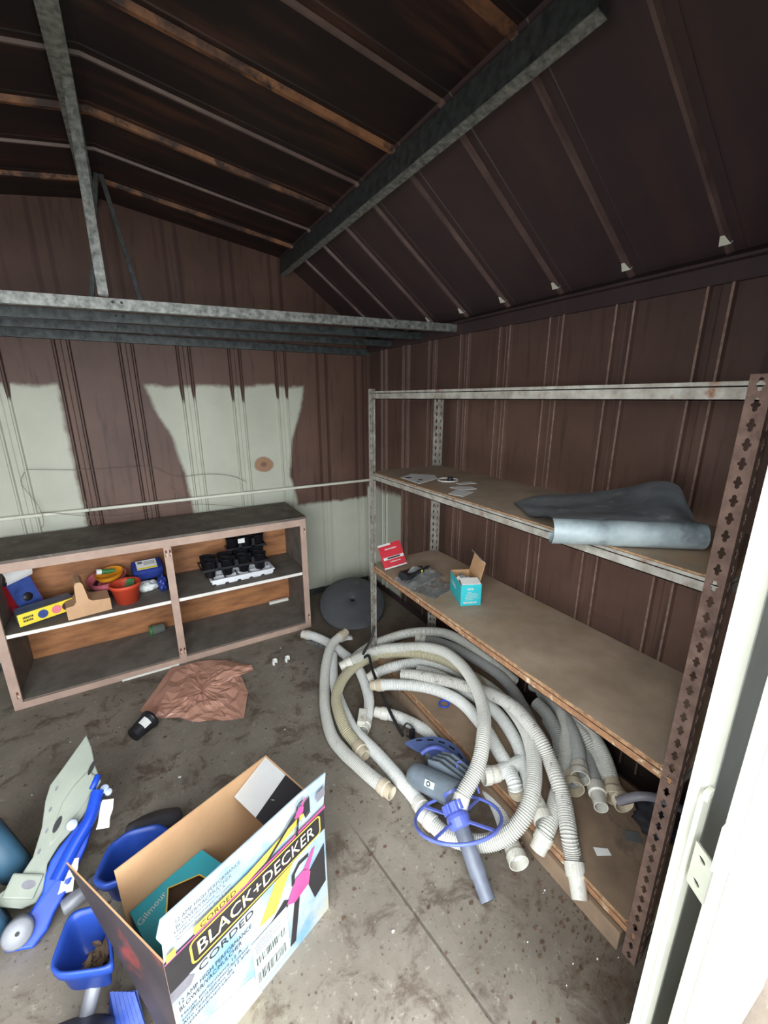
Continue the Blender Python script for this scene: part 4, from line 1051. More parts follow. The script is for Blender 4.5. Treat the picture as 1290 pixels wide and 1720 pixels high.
HOSES = {
 'A': ('hose', 'ck', 'cuff_tan', 'grey hose curving down the far left of the heap, outermost on the open floor'),
 'B': ('hose_white', 'kk', 'cuff', 'white hose with its tip by the cabinet corner, bending back to a split cuff'),
 'C': ('hose_white', '-k', 'cuff', 'straight white hose running from behind the grey one to the blue wheel'),
 'D': ('hose', 'k-', 'cuff', 'hose making the wide loop over the rim of the blue wheel'),
 'E': ('hose_tan', 'c-', 'cuff_tan', 'olive tan hose arching over the white ones, the only tinted hose'),
 'F': ('hose', 'tc', 'cuff', 'tall looping hose whose torn end hangs over the blue wheel hub'),
 'G': ('hose', '--', 'cuff', 'topmost grey hose of the heap, arching behind the rack upright'),
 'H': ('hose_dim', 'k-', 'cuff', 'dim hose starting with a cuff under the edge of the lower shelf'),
 'I': ('hose_white', 'k-', 'cuff', 'white hose with its elbow end beside the black cord on the floor'),
 'J': ('hose_speck', '-l', 'cuff', 'long hose flecked with black scuffs, ending in a pale square cuff on the floor'),
 'K': ('hose_white', 'ck', 'cuff_tan', 'frontmost white hose lying along the bottom shelf edge with a plain cuff'),
 'L': ('hose_white', '-o', 'cuff', 'hose with an open white cuff showing rings, between speckled hose and loop'),
 'M': ('hose_white', 'co', 'cuff', 'white hose on the floor passing under the blue wheel to an open end'),
 'N': ('hose_white', 'o-', 'cuff', 'short white hose end pointing left over the bottom shelf edge'),
 'O': ('hose', 'k-', 'cuff', 'hose bending beneath the speckled one, its cuff pointing at the floor'),
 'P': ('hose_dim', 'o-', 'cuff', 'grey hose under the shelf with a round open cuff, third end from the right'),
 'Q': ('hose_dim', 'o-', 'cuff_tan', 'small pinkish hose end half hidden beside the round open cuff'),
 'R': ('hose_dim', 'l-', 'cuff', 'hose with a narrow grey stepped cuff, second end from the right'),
 'S': ('hose', 'o-', 'cuff_tan', 'rightmost ribbed hose with a beige cuff on the bottom shelf'),
 'T': ('hose', 'o-', 'cuff_tan', 'hose half hidden under the rightmost beige-cuffed hose'),
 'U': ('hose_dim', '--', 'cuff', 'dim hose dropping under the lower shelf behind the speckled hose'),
}
CUFFS = {   # radius against distance from the hose end
 'c': [(1.12, -0.045), (1.12, -0.010), (0.96, -0.006), (0.92, 0.028)],
 'k': [(1.10, -0.030), (1.12, 0.000), (0.98, 0.004), (0.96, 0.034)],
 'o': [(1.06, -0.040), (1.10, -0.010), (1.24, 0.002), (1.24, 0.030)],
 'l': [(1.14, -0.030), (1.14, 0.010), (0.92, 0.014), (0.86, 0.070)],
 't': [(1.06, -0.030), (1.08, 0.0), (1.10, 0.022)],
}
def make_hose(key):
    mat, ends, cmat, lab = HOSES[key]
    path = catmull(HOSE_PATHS[key], 0.0028)
    for p in path:
        p.z = max(p.z, HR * 1.02); p.x = min(p.x, 1.69)
    # end fittings are fatter than the hose: lift those ends so that they rest on the surface
    for code, idx in ((ends[0], range(len(path))), (ends[1], range(len(path) - 1, -1, -1))):
        if code == '-': continue
        lift = (max(r for r, z in CUFFS[code]) - 1) * HR + 0.0005
        for q, i_ in enumerate(idx):
            if q > 60: break
            path[i_].z += lift * (1 - q / 60.0)
    rs = [HR - (0.0045 if i % 3 == 0 else 0.0) for i in range(len(path))]
    mid = path[len(path) // 2]
    t = thing('pool_hose', lab, 'hose', (mid.x, mid.y, 0.0), group='pool vacuum hoses')
    mb = MB(); mb.smooth = False; mb.tube(path, HR, 14, False, rs)
    for q in range(len(mb.f)):
        mb.mi[q] = 0 if (q // 14) % 3 == 1 else 1
    # inner wall so that open ends read hollow
    for sl in (path[:14], path[-14:]):
        mb.tube(sl, HR * 0.78, 12, False)
    mb.build('hose_body', [mat, mat + '_groove'], t, recalc=False)
    for code, p, d in ((ends[0], path[0], path[0] - path[6]), (ends[1], path[-1], path[-1] - path[-7])):
        if code == '-': continue
        pr = [(r * HR, z) for r, z in CUFFS[code]]
        zt = pr[-1][1]
        prof = [(HR * 0.9, pr[0][1])] + pr + [(pr[-1][0] - 0.0035, zt), (pr[-1][0] - 0.005, pr[0][1] + 0.01), (0.0001, pr[0][1] + 0.01)]
        m = frame(p, d); mb = MB()
        if code == 't':
            rows = []
            for r, z in prof:
                row = []
                for k in range(20):
                    a = 2 * math.pi * k / 20
                    zz = z + (0.030 * max(0, math.cos(2 * a + 0.6)) if z > 0.01 else 0)
                    row.append(m @ Vector((r * math.cos(a), r * math.sin(a), zz)))
                rows.append(row)
            mb.sheet(rows, True)
        else:
            mb.lathe(prof[:-1], 20, m); mb.cur = 1; mb.lathe(prof[-2:], 20, m)
        mb.sm = [True] * len(mb.sm)
        o = mb.build('hose_cuff', [cmat, 'bore'], t)
        for p_ in o.data.polygons: p_.use_smooth = False
    return t
for key in HOSES: make_hose(key)
# clear sleeve piece clipped on the split hose end
mb = MB(); mb.rbox((-0.022, -0.016, -0.045), (0.022, 0.016, 0.045), 0.006, frame((0.812, 1.625, 0.075), (0.55, 0.80, 0.12)))
tag(mb.build('clear_sleeve', 'cuff'), 'translucent clip sleeve lying across the split white hose end', 'sleeve')

# black cord hooked over the hoses
CORDP = [(1.095, 2.00, 0.33), (1.062, 1.985, 0.26), (1.030, 2.00, 0.19), (1.012, 2.01, 0.13), (1.035, 1.965, 0.165), (1.010, 1.875, 0.135), (0.985, 1.72, 0.09), (0.960, 1.56, 0.06), (0.955, 1.44, 0.03)]
t = thing('power_cord', 'black cord hanging off the rack upright over the hoses, with a plug', 'cord', (1.0, 1.7, 0))
mb = MB(); mb.smooth = True; mb.tube(catmull(CORDP, 0.012), 0.0085, 8); mb.build('cable', 'black_matte', t)
mb = MB(); mb.smooth = True; mb.tube(catmull([(0.955, 1.46, 0.055), (0.99, 1.47, 0.075), (1.01, 1.44, 0.06), (0.99, 1.42, 0.03), (0.965, 1.435, 0.04)], 0.006), 0.005, 8); mb.build('cord_tie', 'black_plastic', t)
mb = MB(); mb.rbox((-0.014, -0.009, -0.025), (0.014, 0.009, 0.025), 0.004, frame((0.995, 1.425, 0.045), (0.2, 0.3, 1))); mb.build('plug', 'black_plastic', t)

# ------------------------------------------------------------------ automatic pool cleaner
cl_ = thing('pool_cleaner', 'blue and slate grey pool cleaner with a large violet deflector wheel', 'pool cleaner', (0.9, 1.0, 0))
P0, PW, PB = Vector((0.816, 0.694, 0.034)), Vector((0.852, 0.905, 0.150)), Vector((0.898, 1.00, 0.148))
d = (PW - P0).normalized()
mb = MB(); mb.smooth = True
pp = [P0, P0 + d * 0.065, P0 + d * 0.07, PW, PB]
mb.tube(pp, 0.03, 20, True, [0.027, 0.027, 0.031, 0.029, 0.029]); mb.build('outer_pipe', 'pipe_grey', cl_)
mb = MB(); mb.lathe([(0.0001, 0.001), (0.022, 0.001)], 16, frame(P0 - d * 0.0005, -d)); mb.build('pipe_bore', 'black_matte', cl_)
# deflector wheel
wn = (d * 0.55 + Vector((0.06, 0.0, 0.75))).normalized(); WR = 0.163
wm = frame(PW, wn)
mb = MB(); mb.smooth = True; mb.torus(WR, 0.0065, 56, 8, wm); wh = mb.build('deflector_wheel', 'cleaner_blue', cl_)
for k in range(4):
    a = 2 * math.pi * k / 4 + 0.35
    mb = MB(); mb.bar(wm @ Vector((0.03 * math.cos(a), 0.03 * math.sin(a), 0)), wm @ Vector((WR * math.cos(a), WR * math.sin(a), 0)), 0.009, 0.007); mb.build('spoke', 'cleaner_blue', wh)
mb = MB(); mb.smooth = False; mb.lathe([(0.030, -0.035), (0.042, -0.03), (0.045, 0.0), (0.042, 0.012), (0.036, 0.02), (0.036, 0.05), (0.030, 0.055), (0.030, -0.035)], 24, frame(PW, d)); mb.build('hub', 'cleaner_blue', wh)
for k in range(10):
    a = 2 * math.pi * k / 10
    mb = MB(); mb.box((0.034, -0.004, 0.018), (0.046, 0.004, 0.05), frame(PW, d) @ Matrix.Rotation(a, 4, 'Z')); mb.build('hub_tooth', 'cleaner_blue', wh)
# collar
bd_ = (Vector((0.955, 1.075, 0.135)) - PB).normalized()
mb = MB(); mb.smooth = True; mb.tube([PB - d * 0.025, PB + d * 0.005], 0.036, 20, True, [0.036, 0.038]); mb.build('swivel_collar', 'cleaner_blue', cl_)
CN, CE = Vector((0.850, 1.175, 0.100)), Vector((0.918, 0.985, 0.140))
cd = (CE - CN).normalized(); cs = cd.cross(Vector((0, 0, 1))).normalized()
if cs.x < 0: cs = -cs
cu = cs.cross(cd); cu = cu if cu.z > 0 else -cu
# rounded nose chamber
mb = MB(); mb.smooth = True
L_ = (CE - CN).length
ts = (-0.045, -0.042, -0.030, -0.012, 0.01, 0.05, 0.12, L_)
mb.tube([CN + cd * t_ for t_ in ts], 0.04, 24, True, [0.004, 0.018, 0.036, 0.046, 0.050, 0.051, 0.052, 0.052]); nose = mb.build('nose_chamber', 'cleaner_grey', cl_)
# lower skirt of the chamber, flat sided
mb = MB(); mb.prism([CN + cd * a + cs * b_ - cu * 0.030 for a, b_ in ((0.0, -0.040), (L_, -0.046), (L_ + 0.01, 0.10), (0.06, 0.11), (0.0, 0.04))], cu * 0.035); mb.build('body_shell', 'cleaner_grey', cl_)
for i in range(4):
    o_ = 0.046 + i * 0.023
    a0, a1 = 0.035 + i * 0.010, L_ + 0.012
    mb = MB(); mb.prism([CN + cd * a + cs * o_ + cu * h for a, h in ((a0, -0.03), (a1, -0.03), (a1, 0.030), (a0 + 0.06, 0.070), (a0, 0.058))], cs * 0.005); mb.build('fin', 'cleaner_grey', cl_)
mm = frame(CN + cd * 0.10 + (cu * 0.62 - cs * 0.78).normalized() * 0.0525, cu * 0.62 - cs * 0.78, cd)
mb = MB(); mb.rbox((-0.024, -0.013, -0.001), (0.024, 0.013, 0.0015), 0.001, mm); mb.build('maker_label', 'print_paper', nose)
mb = MB(); mb.lathe([(0.006, 0.002), (0.010, 0.002), (0.010, 0.0015)], 12, mm @ Matrix.Translation((-0.004, 0, 0.0006))); mb.build('label_emblem', 'print_black', nose)
# neck, ring and crescent pad
NECK = [(0.942, 1.214, 0.1), (1.02, 1.204, 0.115), (1.03, 1.138, 0.115), (0.997, 1.04, 0.12), (0.945, 0.993, 0.12), (0.925, 1.121, 0.10)]
mb = MB(); mb.prism([Vector(p) for p in NECK], (0.012, 0.01, -0.055)); mb.build('foot_neck', 'cleaner_grey', cl_)
RINGP = [(0.940, 1.268, 0.085), (0.975, 1.262, 0.10), (1.014, 1.238, 0.108), (1.036, 1.172, 0.112), (1.030, 1.102, 0.108), (1.002, 1.045, 0.095)]
mb = MB(); mb.smooth = True; mb.tube(catmull(RINGP, 0.01), 0.011, 10); mb.build('pad_ring', 'cleaner_blue', cl_)
PO = catmull([(0.916, 1.372, 0.075), (0.975, 1.356, 0.085), (1.058, 1.298, 0.1), (1.097, 1.211, 0.105), (1.091, 1.119, 0.1), (1.064, 1.035, 0.085)], 0.004)
PI_ = catmull([(0.925, 1.352, 0.072), (0.945, 1.300, 0.075), (0.978, 1.245, 0.08), (1.010, 1.172, 0.085), (1.022, 1.102, 0.085), (1.020, 1.035, 0.08)], 0.004)
def rs_(pl, n): return [edge_pt0(pl, i / n) for i in range(n + 1)]
def edge_pt0(pl, t_):
    q = t_ * (len(pl) - 1); i = min(int(q), len(pl) - 2); return pl[i].lerp(pl[i + 1], q - i)
no, ni = rs_(PO, 30), rs_(PI_, 30)
up3 = Vector((0, 0, 0.010))
mb = MB(); mb.smooth = False
mb.sheet([no, ni]); mb.sheet([[p - up3 for p in no], [p - up3 for p in ni]]); mb.sheet([no, [p - up3 for p in no]]); mb.sheet([ni, [p - up3 for p in ni]])
pad = mb.build('disc_pad', 'cleaner_pad', cl_)
for k in range(4, 29, 4):
    a = no[k].lerp(ni[k], 0.22); c = no[k + 1].lerp(ni[k + 1], 0.22)
    mb = MB(); mb.bar(a + up3 * 0.12, a + (c - a) * 2.2 + up3 * 0.12, 0.008, 0.002); mb.build('pad_slot', 'black_matte', pad)
for q_ in (no[8], no[22], no[0], no[29]):
    pass
mb = MB(); mb.bar((0.985, 1.25, 0.0), (0.985, 1.25, 0.08), 0.05, 0.03, (0, 1, 0)); mb.build('pad_stem', 'cleaner_grey', cl_)
mb = MB(); mb.smooth = True
mb.tube(catmull([(0.985, 1.02, 0.125), (0.985, 1.075, 0.175), (1.015, 1.07, 0.175), (1.03, 1.01, 0.14), (1.02, 0.96, 0.10)], 0.01), 0.005, 6); mb.build('handle_loop', 'cleaner_blue', cl_)

# ------------------------------------------------------------------ charcoal disc leaning in the corner
m = frame((1.30, 2.735, 0.113), (-0.17, -0.40, 0.90))
t = thing('umbrella_base', 'round charcoal disc with a centre hole leaning in the back corner', 'disc', (1.30, 2.70, 0))
mb = MB(); mb.smooth = True
mb.lathe([(0.020, -0.02), (0.020, 0.034), (0.026, 0.040), (0.10, 0.034), (0.20, 0.018), (0.252, 0.000), (0.262, -0.010), (0.264, -0.028), (0.258, -0.030), (0.254, -0.014), (0.10, 0.020), (0.030, 0.024), (0.024, -0.02), (0.020, -0.02)], 64, m); mb.build('disc_shell', 'disk', t)
mb = MB(); mb.lathe([(0.0001, 0.012), (0.0205, 0.012)], 20, m); mb.build('hole_bottom', 'black_matte', t)

# ------------------------------------------------------------------ things on the rack
ZM = 1.2955
def flatpoly(name, pts, z, th, mat, label, cat, root=None, curl_=0.0):
    mb = MB(); P = [Vector((x, y, z + curl_ * (i % 2))) for i, (x, y) in enumerate(pts)]
    mb.prism(P, (0, 0, th)); o = mb.build(name, mat, root)
    return tag(o, label, cat) if root is None else o
t = thing('punched_card', 'pale card with dark punched holes on the middle shelf, nearest the far upright', 'card', (1.24, 1.77, ZM))
pts = [(1.135, 1.835), (1.128, 1.605), (1.355, 1.755), (1.262, 1.865)]
flatpoly('card_sheet', [(1.150, 1.80), (1.140, 1.615), (1.300, 1.68), (1.345, 1.765), (1.26, 1.86)], ZM, 0.0015, 'label_white', '', '', t)
for cx, cy, r in ((1.18, 1.77, 0.016), (1.20, 1.69, 0.012), (1.165, 1.66, 0.007)):
    mb = MB(); mb.lathe([(0.0001, 0.0), (r, 0.0), (r, 0.0006)], 16, Matrix.Translation((cx, cy, ZM + 0.0021))); mb.build('punched_hole', 'black_matte', t)
mb = MB(); mb.smooth = True; mb.torus(0.050, 0.0028, 40, 6, xform((1.315, 1.615, ZM + 0.003), 0, 0, 0)); o = mb.build('wire_ring', 'label_white'); tag(o, 'thin white ring with a black knob lying on the middle shelf', 'ring')
mb = MB(); mb.smooth = False; mb.lathe([(0.0001, 0.0), (0.013, 0.0), (0.014, 0.003), (0.014, 0.017), (0.012, 0.020), (0.0001, 0.020)], 20, xform((1.318, 1.60, ZM))); mb.build('knob', 'black_plastic', o)
for pts, lab in (([(1.125, 1.375), (1.145, 1.300), (1.245, 1.345), (1.205, 1.420)], 'white paper scrap lying closest to the middle shelf front edge'),
                 ([(1.215, 1.475), (1.225, 1.395), (1.300, 1.385), (1.315, 1.440), (1.27, 1.47)], 'torn white paper scrap in the middle of three on the shelf'),
                 ([(1.300, 1.535), (1.30, 1.500), (1.385, 1.480), (1.395, 1.530)], 'grey white paper scrap beside the ring on the middle shelf')):
    flatpoly('paper_scrap', pts, ZM, 0.0012, 'label_white', lab, 'paper')

# rolled zinc sheet on the middle shelf
t = thing('metal_sheet', 'bent grey metal sheet with a rolled front edge on the middle shelf', 'sheet', (1.2, 0.8, ZM))
e0 = [Vector(p) for p in ((1.235, 1.105, 1.300), (1.39, 1.115, 1.310), (1.487, 1.031, 1.322), (1.535, 0.965, 1.337), (1.545, 0.845, 1.378), (1.53, 0.74, 1.42), (1.51, 0.665, 1.42), (1.453, 0.605, 1.38), (1.403, 0.561, 1.355))]   # far edge
r0 = [Vector((0.985, 0.735, 1.368)), Vector((1.285, 0.485, 1.372))]
NU, NV = 28, 14
def edge_pt(pl, t_):
    q = t_ * (len(pl) - 1); i = min(int(q), len(pl) - 2); return pl[i].lerp(pl[i + 1], q - i)
far_ = catmull(e0, 0.01)
def far_pt(t_): return edge_pt(far_, t_)
ax_ = (r0[1] - r0[0]).normalized(); ax_h = Vector((ax_.x, ax_.y, 0)).normalized(); fw_ = Vector((ax_h.y, -ax_h.x, 0))
if fw_.dot(Vector((-1, -1, 0))) < 0: fw_ = -fw_
mb = MB(); mb.smooth = True; rows = []
for i in range(NU + 1):
    u = i / NU; f_ = far_pt(u); r_ = r0[0].lerp(r0[1], u); row = []
    for j in range(NV + 1):
        v = j / NV; p = f_.lerp(r_, v); base = ZM + 0.004
        z = p.z * 1.0 - 0.022 * math.sin(math.pi * min(1, v * 1.0)) ** 2 * (1 - 0.3 * u) + 0.010 * noise.noise(Vector((p.x * 9, p.y * 9, 0.3))) * math.sin(math.pi * v)
        p.z = max(z, base if p.x > 1.10 else 1.300); row.append(p)
    rows.append(row)
mb.sheet(rows); mb.sheet([[p - Vector((0, 0, 0.003)) for p in r] for r in rows])
mb.build('flat_sheet', 'mat_dark', t, recalc=False)
mb = MB(); mb.smooth = True; rows = []
RR = 0.036
for i in range(NU + 1):
    u = i / NU; r_ = r0[0].lerp(r0[1], u); row = []; c = r_ + Vector((0, 0, -RR)) + fw_ * 0.002
    for j in range(19):
        a = math.radians(90 - 13.5 * j)
        rr = RR * (1 + 0.03 * noise.noise(Vector((u * 4, j * 0.3, 2))))
        row.append(c + fw_ * (math.cos(a) * rr) + Vector((0, 0, math.sin(a) * rr * (1.0 if j < 8 else 1.05))))
    rows.append(row)
mb.sheet(rows); mb.sheet([[p + (r0[0].lerp(r0[1], i / NU) + Vector((0, 0, -RR)) - p) * 0.06 for p in r] for i, r in enumerate(rows)])
mb.build('rolled_edge', 'zinc', t, recalc=False)

ZL = 0.7355
t = thing('red_booklet', 'red and white printed booklet leaning on the lower shelf end', 'booklet', (1.20, 1.97, ZL))
BMx = frame((1.116, 1.905, ZL + 0.004), Vector((-0.42, -0.72, 0.62)), Vector((0.985, -0.12, 0.05)))
mb = MB(); mb.rbox((0, 0, 0), (0.135, 0.150, 0.004), 0.001, BMx); cv = mb.build('cover', 'red_print', t)
for x0, y0, x1, y1, mt in ((0.0, 0.138, 0.075, 0.150, 'print_white'), (0.0, 0.0, 0.135, 0.008, 'print_white'), (0.012, 0.052, 0.132, 0.068, 'print_white'), (0.035, 0.055, 0.110, 0.065, 'print_black')):
    mb = MB(); z_ = 0.0046 if mt == 'print_white' else 0.0052
    mb.box((x0, y0, z_ - 0.0004), (x1, y1, z_), BMx); mb.build('cover_print', mt, cv)
for (x0, y0, wd), hh in (((0.035, 0.112, 0.065), 0.008), ((0.045, 0.034, 0.060), 0.006)):
    x = x0; random.seed(int(x0 * 1e4))
    while x < x0 + wd:
        w = random.uniform(0.003, 0.006); mb = MB(); mb.box((x, y0, 0.0042), (x + w, y0 + hh * random.uniform(0.7, 1.0), 0.0048), BMx); mb.build('title_stroke', 'print_white', cv); x += w + 0.0015

t = thing('bagged_part', 'black plastic part in a clear bag beside the red booklet', 'package', (1.22, 1.74, ZL))
m = Matrix.Translation((1.125, 1.70, ZL + 0.002)) @ Matrix.Rotation(0.18, 4, 'Z')
mb = MB(); mb.prism([m @ Vector(p) for p in ((0, 0, 0), (0.19, 0, 0), (0.185, 0, 0.030), (0.02, 0, 0.042))], m.to_3x3() @ Vector((0, 0.07, 0))); mb.build('black_part', 'black_plastic', t)
mb = MB(); mb.bar(m @ Vector((0.01, -0.002, 0.035)), m @ Vector((0.19, 0.01, 0.045)), 0.012, 0.010); mb.build('strap_bar', 'black_matte', t)
mb = MB(); mb.bar(m @ Vector((0.12, -0.006, 0.006)), m @ Vector((0.118, -0.004, 0.046)), 0.008, 0.003, (0, 1, 0)); mb.build('yellow_tab', 'yellow_print', t)
def film(name, ctr, sx, sy, h, seed, mat, root=None, rz=0.0, n=16):
    mb = MB(); mb.smooth = False; rows = []
    mt = xform(ctr, rz)
    for i in range(n + 1):
        row = []
        for j in range(n + 1):
            x = (i / n - 0.5); y = (j / n - 0.5)
            r = max(abs(x), abs(y)) * 2
            q = Vector((x * 5 + seed, y * 5, seed))
            z = h * max(0, (1 - r ** 2)) * (0.6 + 0.7 * noise.noise(q)) + 0.004 * abs(noise.noise(q * 3))
            row.append(mt @ Vector((x * sx * (1 + 0.15 * noise.noise(q * 0.7)), y * sy * (1 + 0.15 * noise.noise(q * 0.7 + Vector((3, 0, 0)))), max(z, 0.0008))))
        rows.append(row)
    mb.sheet(rows); return mb.build(name, mat, root, recalc=False)
film('clear_bag', (1.23, 1.735, ZL), 0.27, 0.15, 0.062, 2.2, 'clear', t, 0.18)
o = film('clear_pouch', (1.235, 1.585, ZL + 0.0005), 0.22, 0.15, 0.018, 5.5, 'clear', None, 0.3); tag(o, 'empty clear pouch lying between bagged part and teal box', 'bag')

t = thing('teal_box', 'small teal box standing open with bubble wrap on the lower shelf', 'box', (1.29, 1.44, ZL))
tu = Vector((1.308 - 1.216, 1.321 - 1.361, 0)); ta = math.atan2(tu.y, tu.x)
TBm = Matrix.Translation((1.216, 1.361, ZL + 0.0005)) @ Matrix.Rotation(ta, 4, 'Z')
w_, d_, h_ = 0.100, 0.185, 0.108
def tb(name, lo, hi, faces=()):
    mb = MB(); mb.box(lo, hi, TBm)
    for f in faces: mb.mi[f] = 1
    return mb.build(name, ['kraft', 'teal_bright'], t, recalc=False)
fr_ = tb('front_panel', (0, 0, 0), (w_, 0.002, h_), [2, 1])
tb('back_panel', (0, d_ - 0.002, 0), (w_, d_, h_), [4])
sd_ = tb('side_panel', (0, 0.002, 0), (0.002, d_ - 0.002, h_), [5])
tb('side_panel', (w_ - 0.002, 0.002, 0), (w_, d_ - 0.002, h_), [3])
tb('bottom_panel', (0.002, 0.002, 0), (w_ - 0.002, d_ - 0.002, 0.002))
mb = MB(); mb.prism([TBm @ Vector(p) for p in ((w_, 0.03, h_), (w_, d_, h_), (w_ + 0.03, d_ + 0.02, h_ + 0.085), (w_ + 0.03, 0.05, h_ + 0.085))], TBm.to_3x3() @ Vector((0.002, 0, 0))); mb.build('lid_flap', 'kraft', t)
mb = MB(); mb.prism([TBm @ Vector(p) for p in ((w_ + 0.030, 0.05, h_ + 0.085), (w_ + 0.030, d_ + 0.02, h_ + 0.085), (w_ + 0.012, d_ + 0.02, h_ + 0.098), (w_ + 0.012, 0.05, h_ + 0.098))], TBm.to_3x3() @ Vector((0, 0, 0.0015))); mb.build('tuck_flap', 'label_white', t)
mb = MB(); mb.prism([TBm @ Vector(p) for p in ((0.004, 0.003, h_), (w_ - 0.002, 0.003, h_), (w_ - 0.004, 0.055, h_ + 0.010), (0.006, 0.055, h_ + 0.012))], TBm.to_3x3() @ Vector((0, 0, 0.002))); mb.build('front_flap', 'label_white', t)
mb = MB(); mb.prism([TBm @ Vector(p) for p in ((0.002, 0.055, h_), (0.002, 0.09, h_), (0.012, 0.085, h_ + 0.012), (0.012, 0.060, h_ + 0.012))], TBm.to_3x3() @ Vector((0.001, 0, 0))); mb.build('side_flap', 'label_white', t)
FB = lambda x, z: TBm @ frame((x, -0.0006, z), (0, -1, 0), (1, 0, 0))
random.seed(21)
for y0, x0, x1, hh in ((0.082, 0.030, 0.062, 0.010), (0.068, 0.030, 0.052, 0.003), (0.061, 0.030, 0.075, 0.003), (0.054, 0.022, 0.088, 0.003), (0.046, 0.022, 0.080, 0.003), (0.038, 0.022, 0.088, 0.003), (0.030, 0.022, 0.060, 0.003), (0.012, 0.014, 0.080, 0.011)):
    x = x0
    while x < x1:
        w = random.uniform(0.003, 0.008) * (1 if hh < 0.01 else 1.2); mb = MB(); mb.box((x, -0.0012, y0), (min(x + w, x1), -0.0006, y0 + hh * random.uniform(0.75, 1.0)), TBm); mb.build('print_stroke', 'print_white', fr_); x += w + 0.0018
for q in range(6):
    mb = MB(); mb.box((-0.0012, 0.085 + q * 0.011, 0.052 + q * 0.0012), (-0.0006, 0.093 + q * 0.011, 0.062 + (q % 2) * 0.006 + q * 0.0012), TBm); mb.build('print_stroke', 'print_white', sd_)
blob('bubble_wrap', 'bubble', 'ball of bubble wrap inside the small teal box', 'packing', TBm @ Vector((0.048, 0.105, 0.058)), (0.040, 0.062, 0.050), 6.0, 0.25, 14)

# ------------------------------------------------------------------ things on the bottom shelf and under it
t = thing('black_bag', 'dark plastic bundle with a grey strap at the near end of the bottom shelf', 'bundle', (1.46, 0.50, 0.131))
def lump(root, name, mat, ctr, sz, seed, amp=0.3, n=16):
    o = blob(name, mat, '', '', ctr, sz, seed, amp, n)
    del o['label']; del o['category']
    mw = root.matrix_basis.inverted()
    for v in o.data.vertices: v.co = mw @ v.co
    o.parent = root; return o
lump(t, 'bundle_body', 'black_plastic', (1.475, 0.50, 0.192), (0.085, 0.075, 0.060), 1.7)
mb = MB(); mb.smooth = True; mb.tube(catmull([(1.40, 0.615, 0.20), (1.43, 0.56, 0.262), (1.48, 0.51, 0.268), (1.53, 0.46, 0.24)], 0.01), 0.02, 4, True); mb.build('strap', 'print_grey', t)
mb = MB(); mb.smooth = True; mb.torus(0.026, 0.004, 24, 6, xform((1.20, 1.43, 0.1355))); tag(mb.build('blue_ring', 'toy_blue'), 'small blue plastic ring on the bottom shelf behind the front hoses', 'ring')
for pts, lab, mt in (([(1.20, 0.56), (1.245, 0.535), (1.255, 0.555), (1.215, 0.585)], 'pale card scrap near bottom shelf front corner', 'label_white'),
                     ([(1.34, 0.54), (1.38, 0.50), (1.41, 0.53), (1.37, 0.565)], 'clear film scrap on the bottom shelf by the rusty upright', 'clear')):
    flatpoly('scrap', pts, 0.1306, 0.0015, mt, lab, 'scrap')
film_o = film('clear_film', (0.93, 2.46, 0.0), 0.10, 0.26, 0.012, 9.1, 'clear', None, 0.5); tag(film_o, 'clear plastic film on the floor beside the cabinet corner', 'film')
o = blob('foam_bits', 'label_white', 'lump of white foam crumbs at the foot of the charcoal disc', 'crumbs', (1.09, 2.44, 0.010), (0.055, 0.03, 0.010), 4.4, 0.8, 12)

# ------------------------------------------------------------------ copper brown sheet and small black pot
PAPER = [(-0.207, 2.37), (-0.151, 2.27), (-0.029, 2.208), (0.03, 2.134), (0.176, 2.058), (0.284, 2.015), (0.351, 2.212), (0.347, 2.411), (0.431, 2.403), (0.431, 2.467), (0.303, 2.608), (0.124, 2.690), (-0.027, 2.705)]
def inside_poly(x, y, P):
    c = False; j = len(P) - 1
    for i in range(len(P)):
        if (P[i][1] > y) != (P[j][1] > y) and x < (P[j][0] - P[i][0]) * (y - P[i][1]) / (P[j][1] - P[i][1]) + P[i][0]: c = not c
        j = i
    return c
cx, cy = 0.115, 2.36
random.seed(41)
rows = []; NR, NA = 9, 52
for i in range(NR + 1):
    row = []
    for k in range(NA):
        kk = k + (random.uniform(-0.35, 0.35) if 0 < i < NR else 0.0)
        q = (kk % NA) / NA * len(PAPER); a = Vector((*PAPER[int(q) % len(PAPER)], 0)); bb = Vector((*PAPER[(int(q) + 1) % len(PAPER)], 0)); e = a.lerp(bb, q - int(q))
        s_ = (i + (random.uniform(-0.35, 0.35) if 0 < i < NR else 0)) / NR
        p = Vector((cx, cy, 0)).lerp(e, s_); w = Vector((p.x * 4.5, p.y * 4.5, 0.7))
        ridge = max(0, 1 - 6 * abs(noise.noise(w)))
        z = 0.016 * ridge + random.uniform(0, 0.013) + 0.010 * max(0, noise.noise(w * 1.7))
        if i == NR: z = random.uniform(0.0, 0.010)
        if i == 0: z = 0.012
        row.append((p.x, p.y, 0.003 + z))
    rows.append(row)
mb = MB()
n_ = NA
vs_ = [p for r in rows for p in r]; fs_ = []
for i in range(NR):
    for k in range(n_):
        a, b_, c, d2 = i * n_ + k, i * n_ + (k + 1) % n_, (i + 1) * n_ + (k + 1) % n_, (i + 1) * n_ + k
        fs_ += [(a, b_, c), (a, c, d2)] if (i + k) % 2 else [(a, b_, d2), (b_, c, d2)]
mb.add(vs_, fs_); mb.add([(x, y, max(0.0005, z - 0.002)) for x, y, z in vs_], fs_)
tag(mb.build('crumpled_sheet', 'copper_paper', recalc=False), 'crumpled copper brown plastic sheet on the floor before the cabinet', 'sheet')
t = thing('nursery_pot', 'small black nursery pot lying on its side with a white label', 'pot', (-0.19, 2.19, 0))
m = frame((-0.235, 2.135, 0.045), (0.72, 0.62, 0.10))
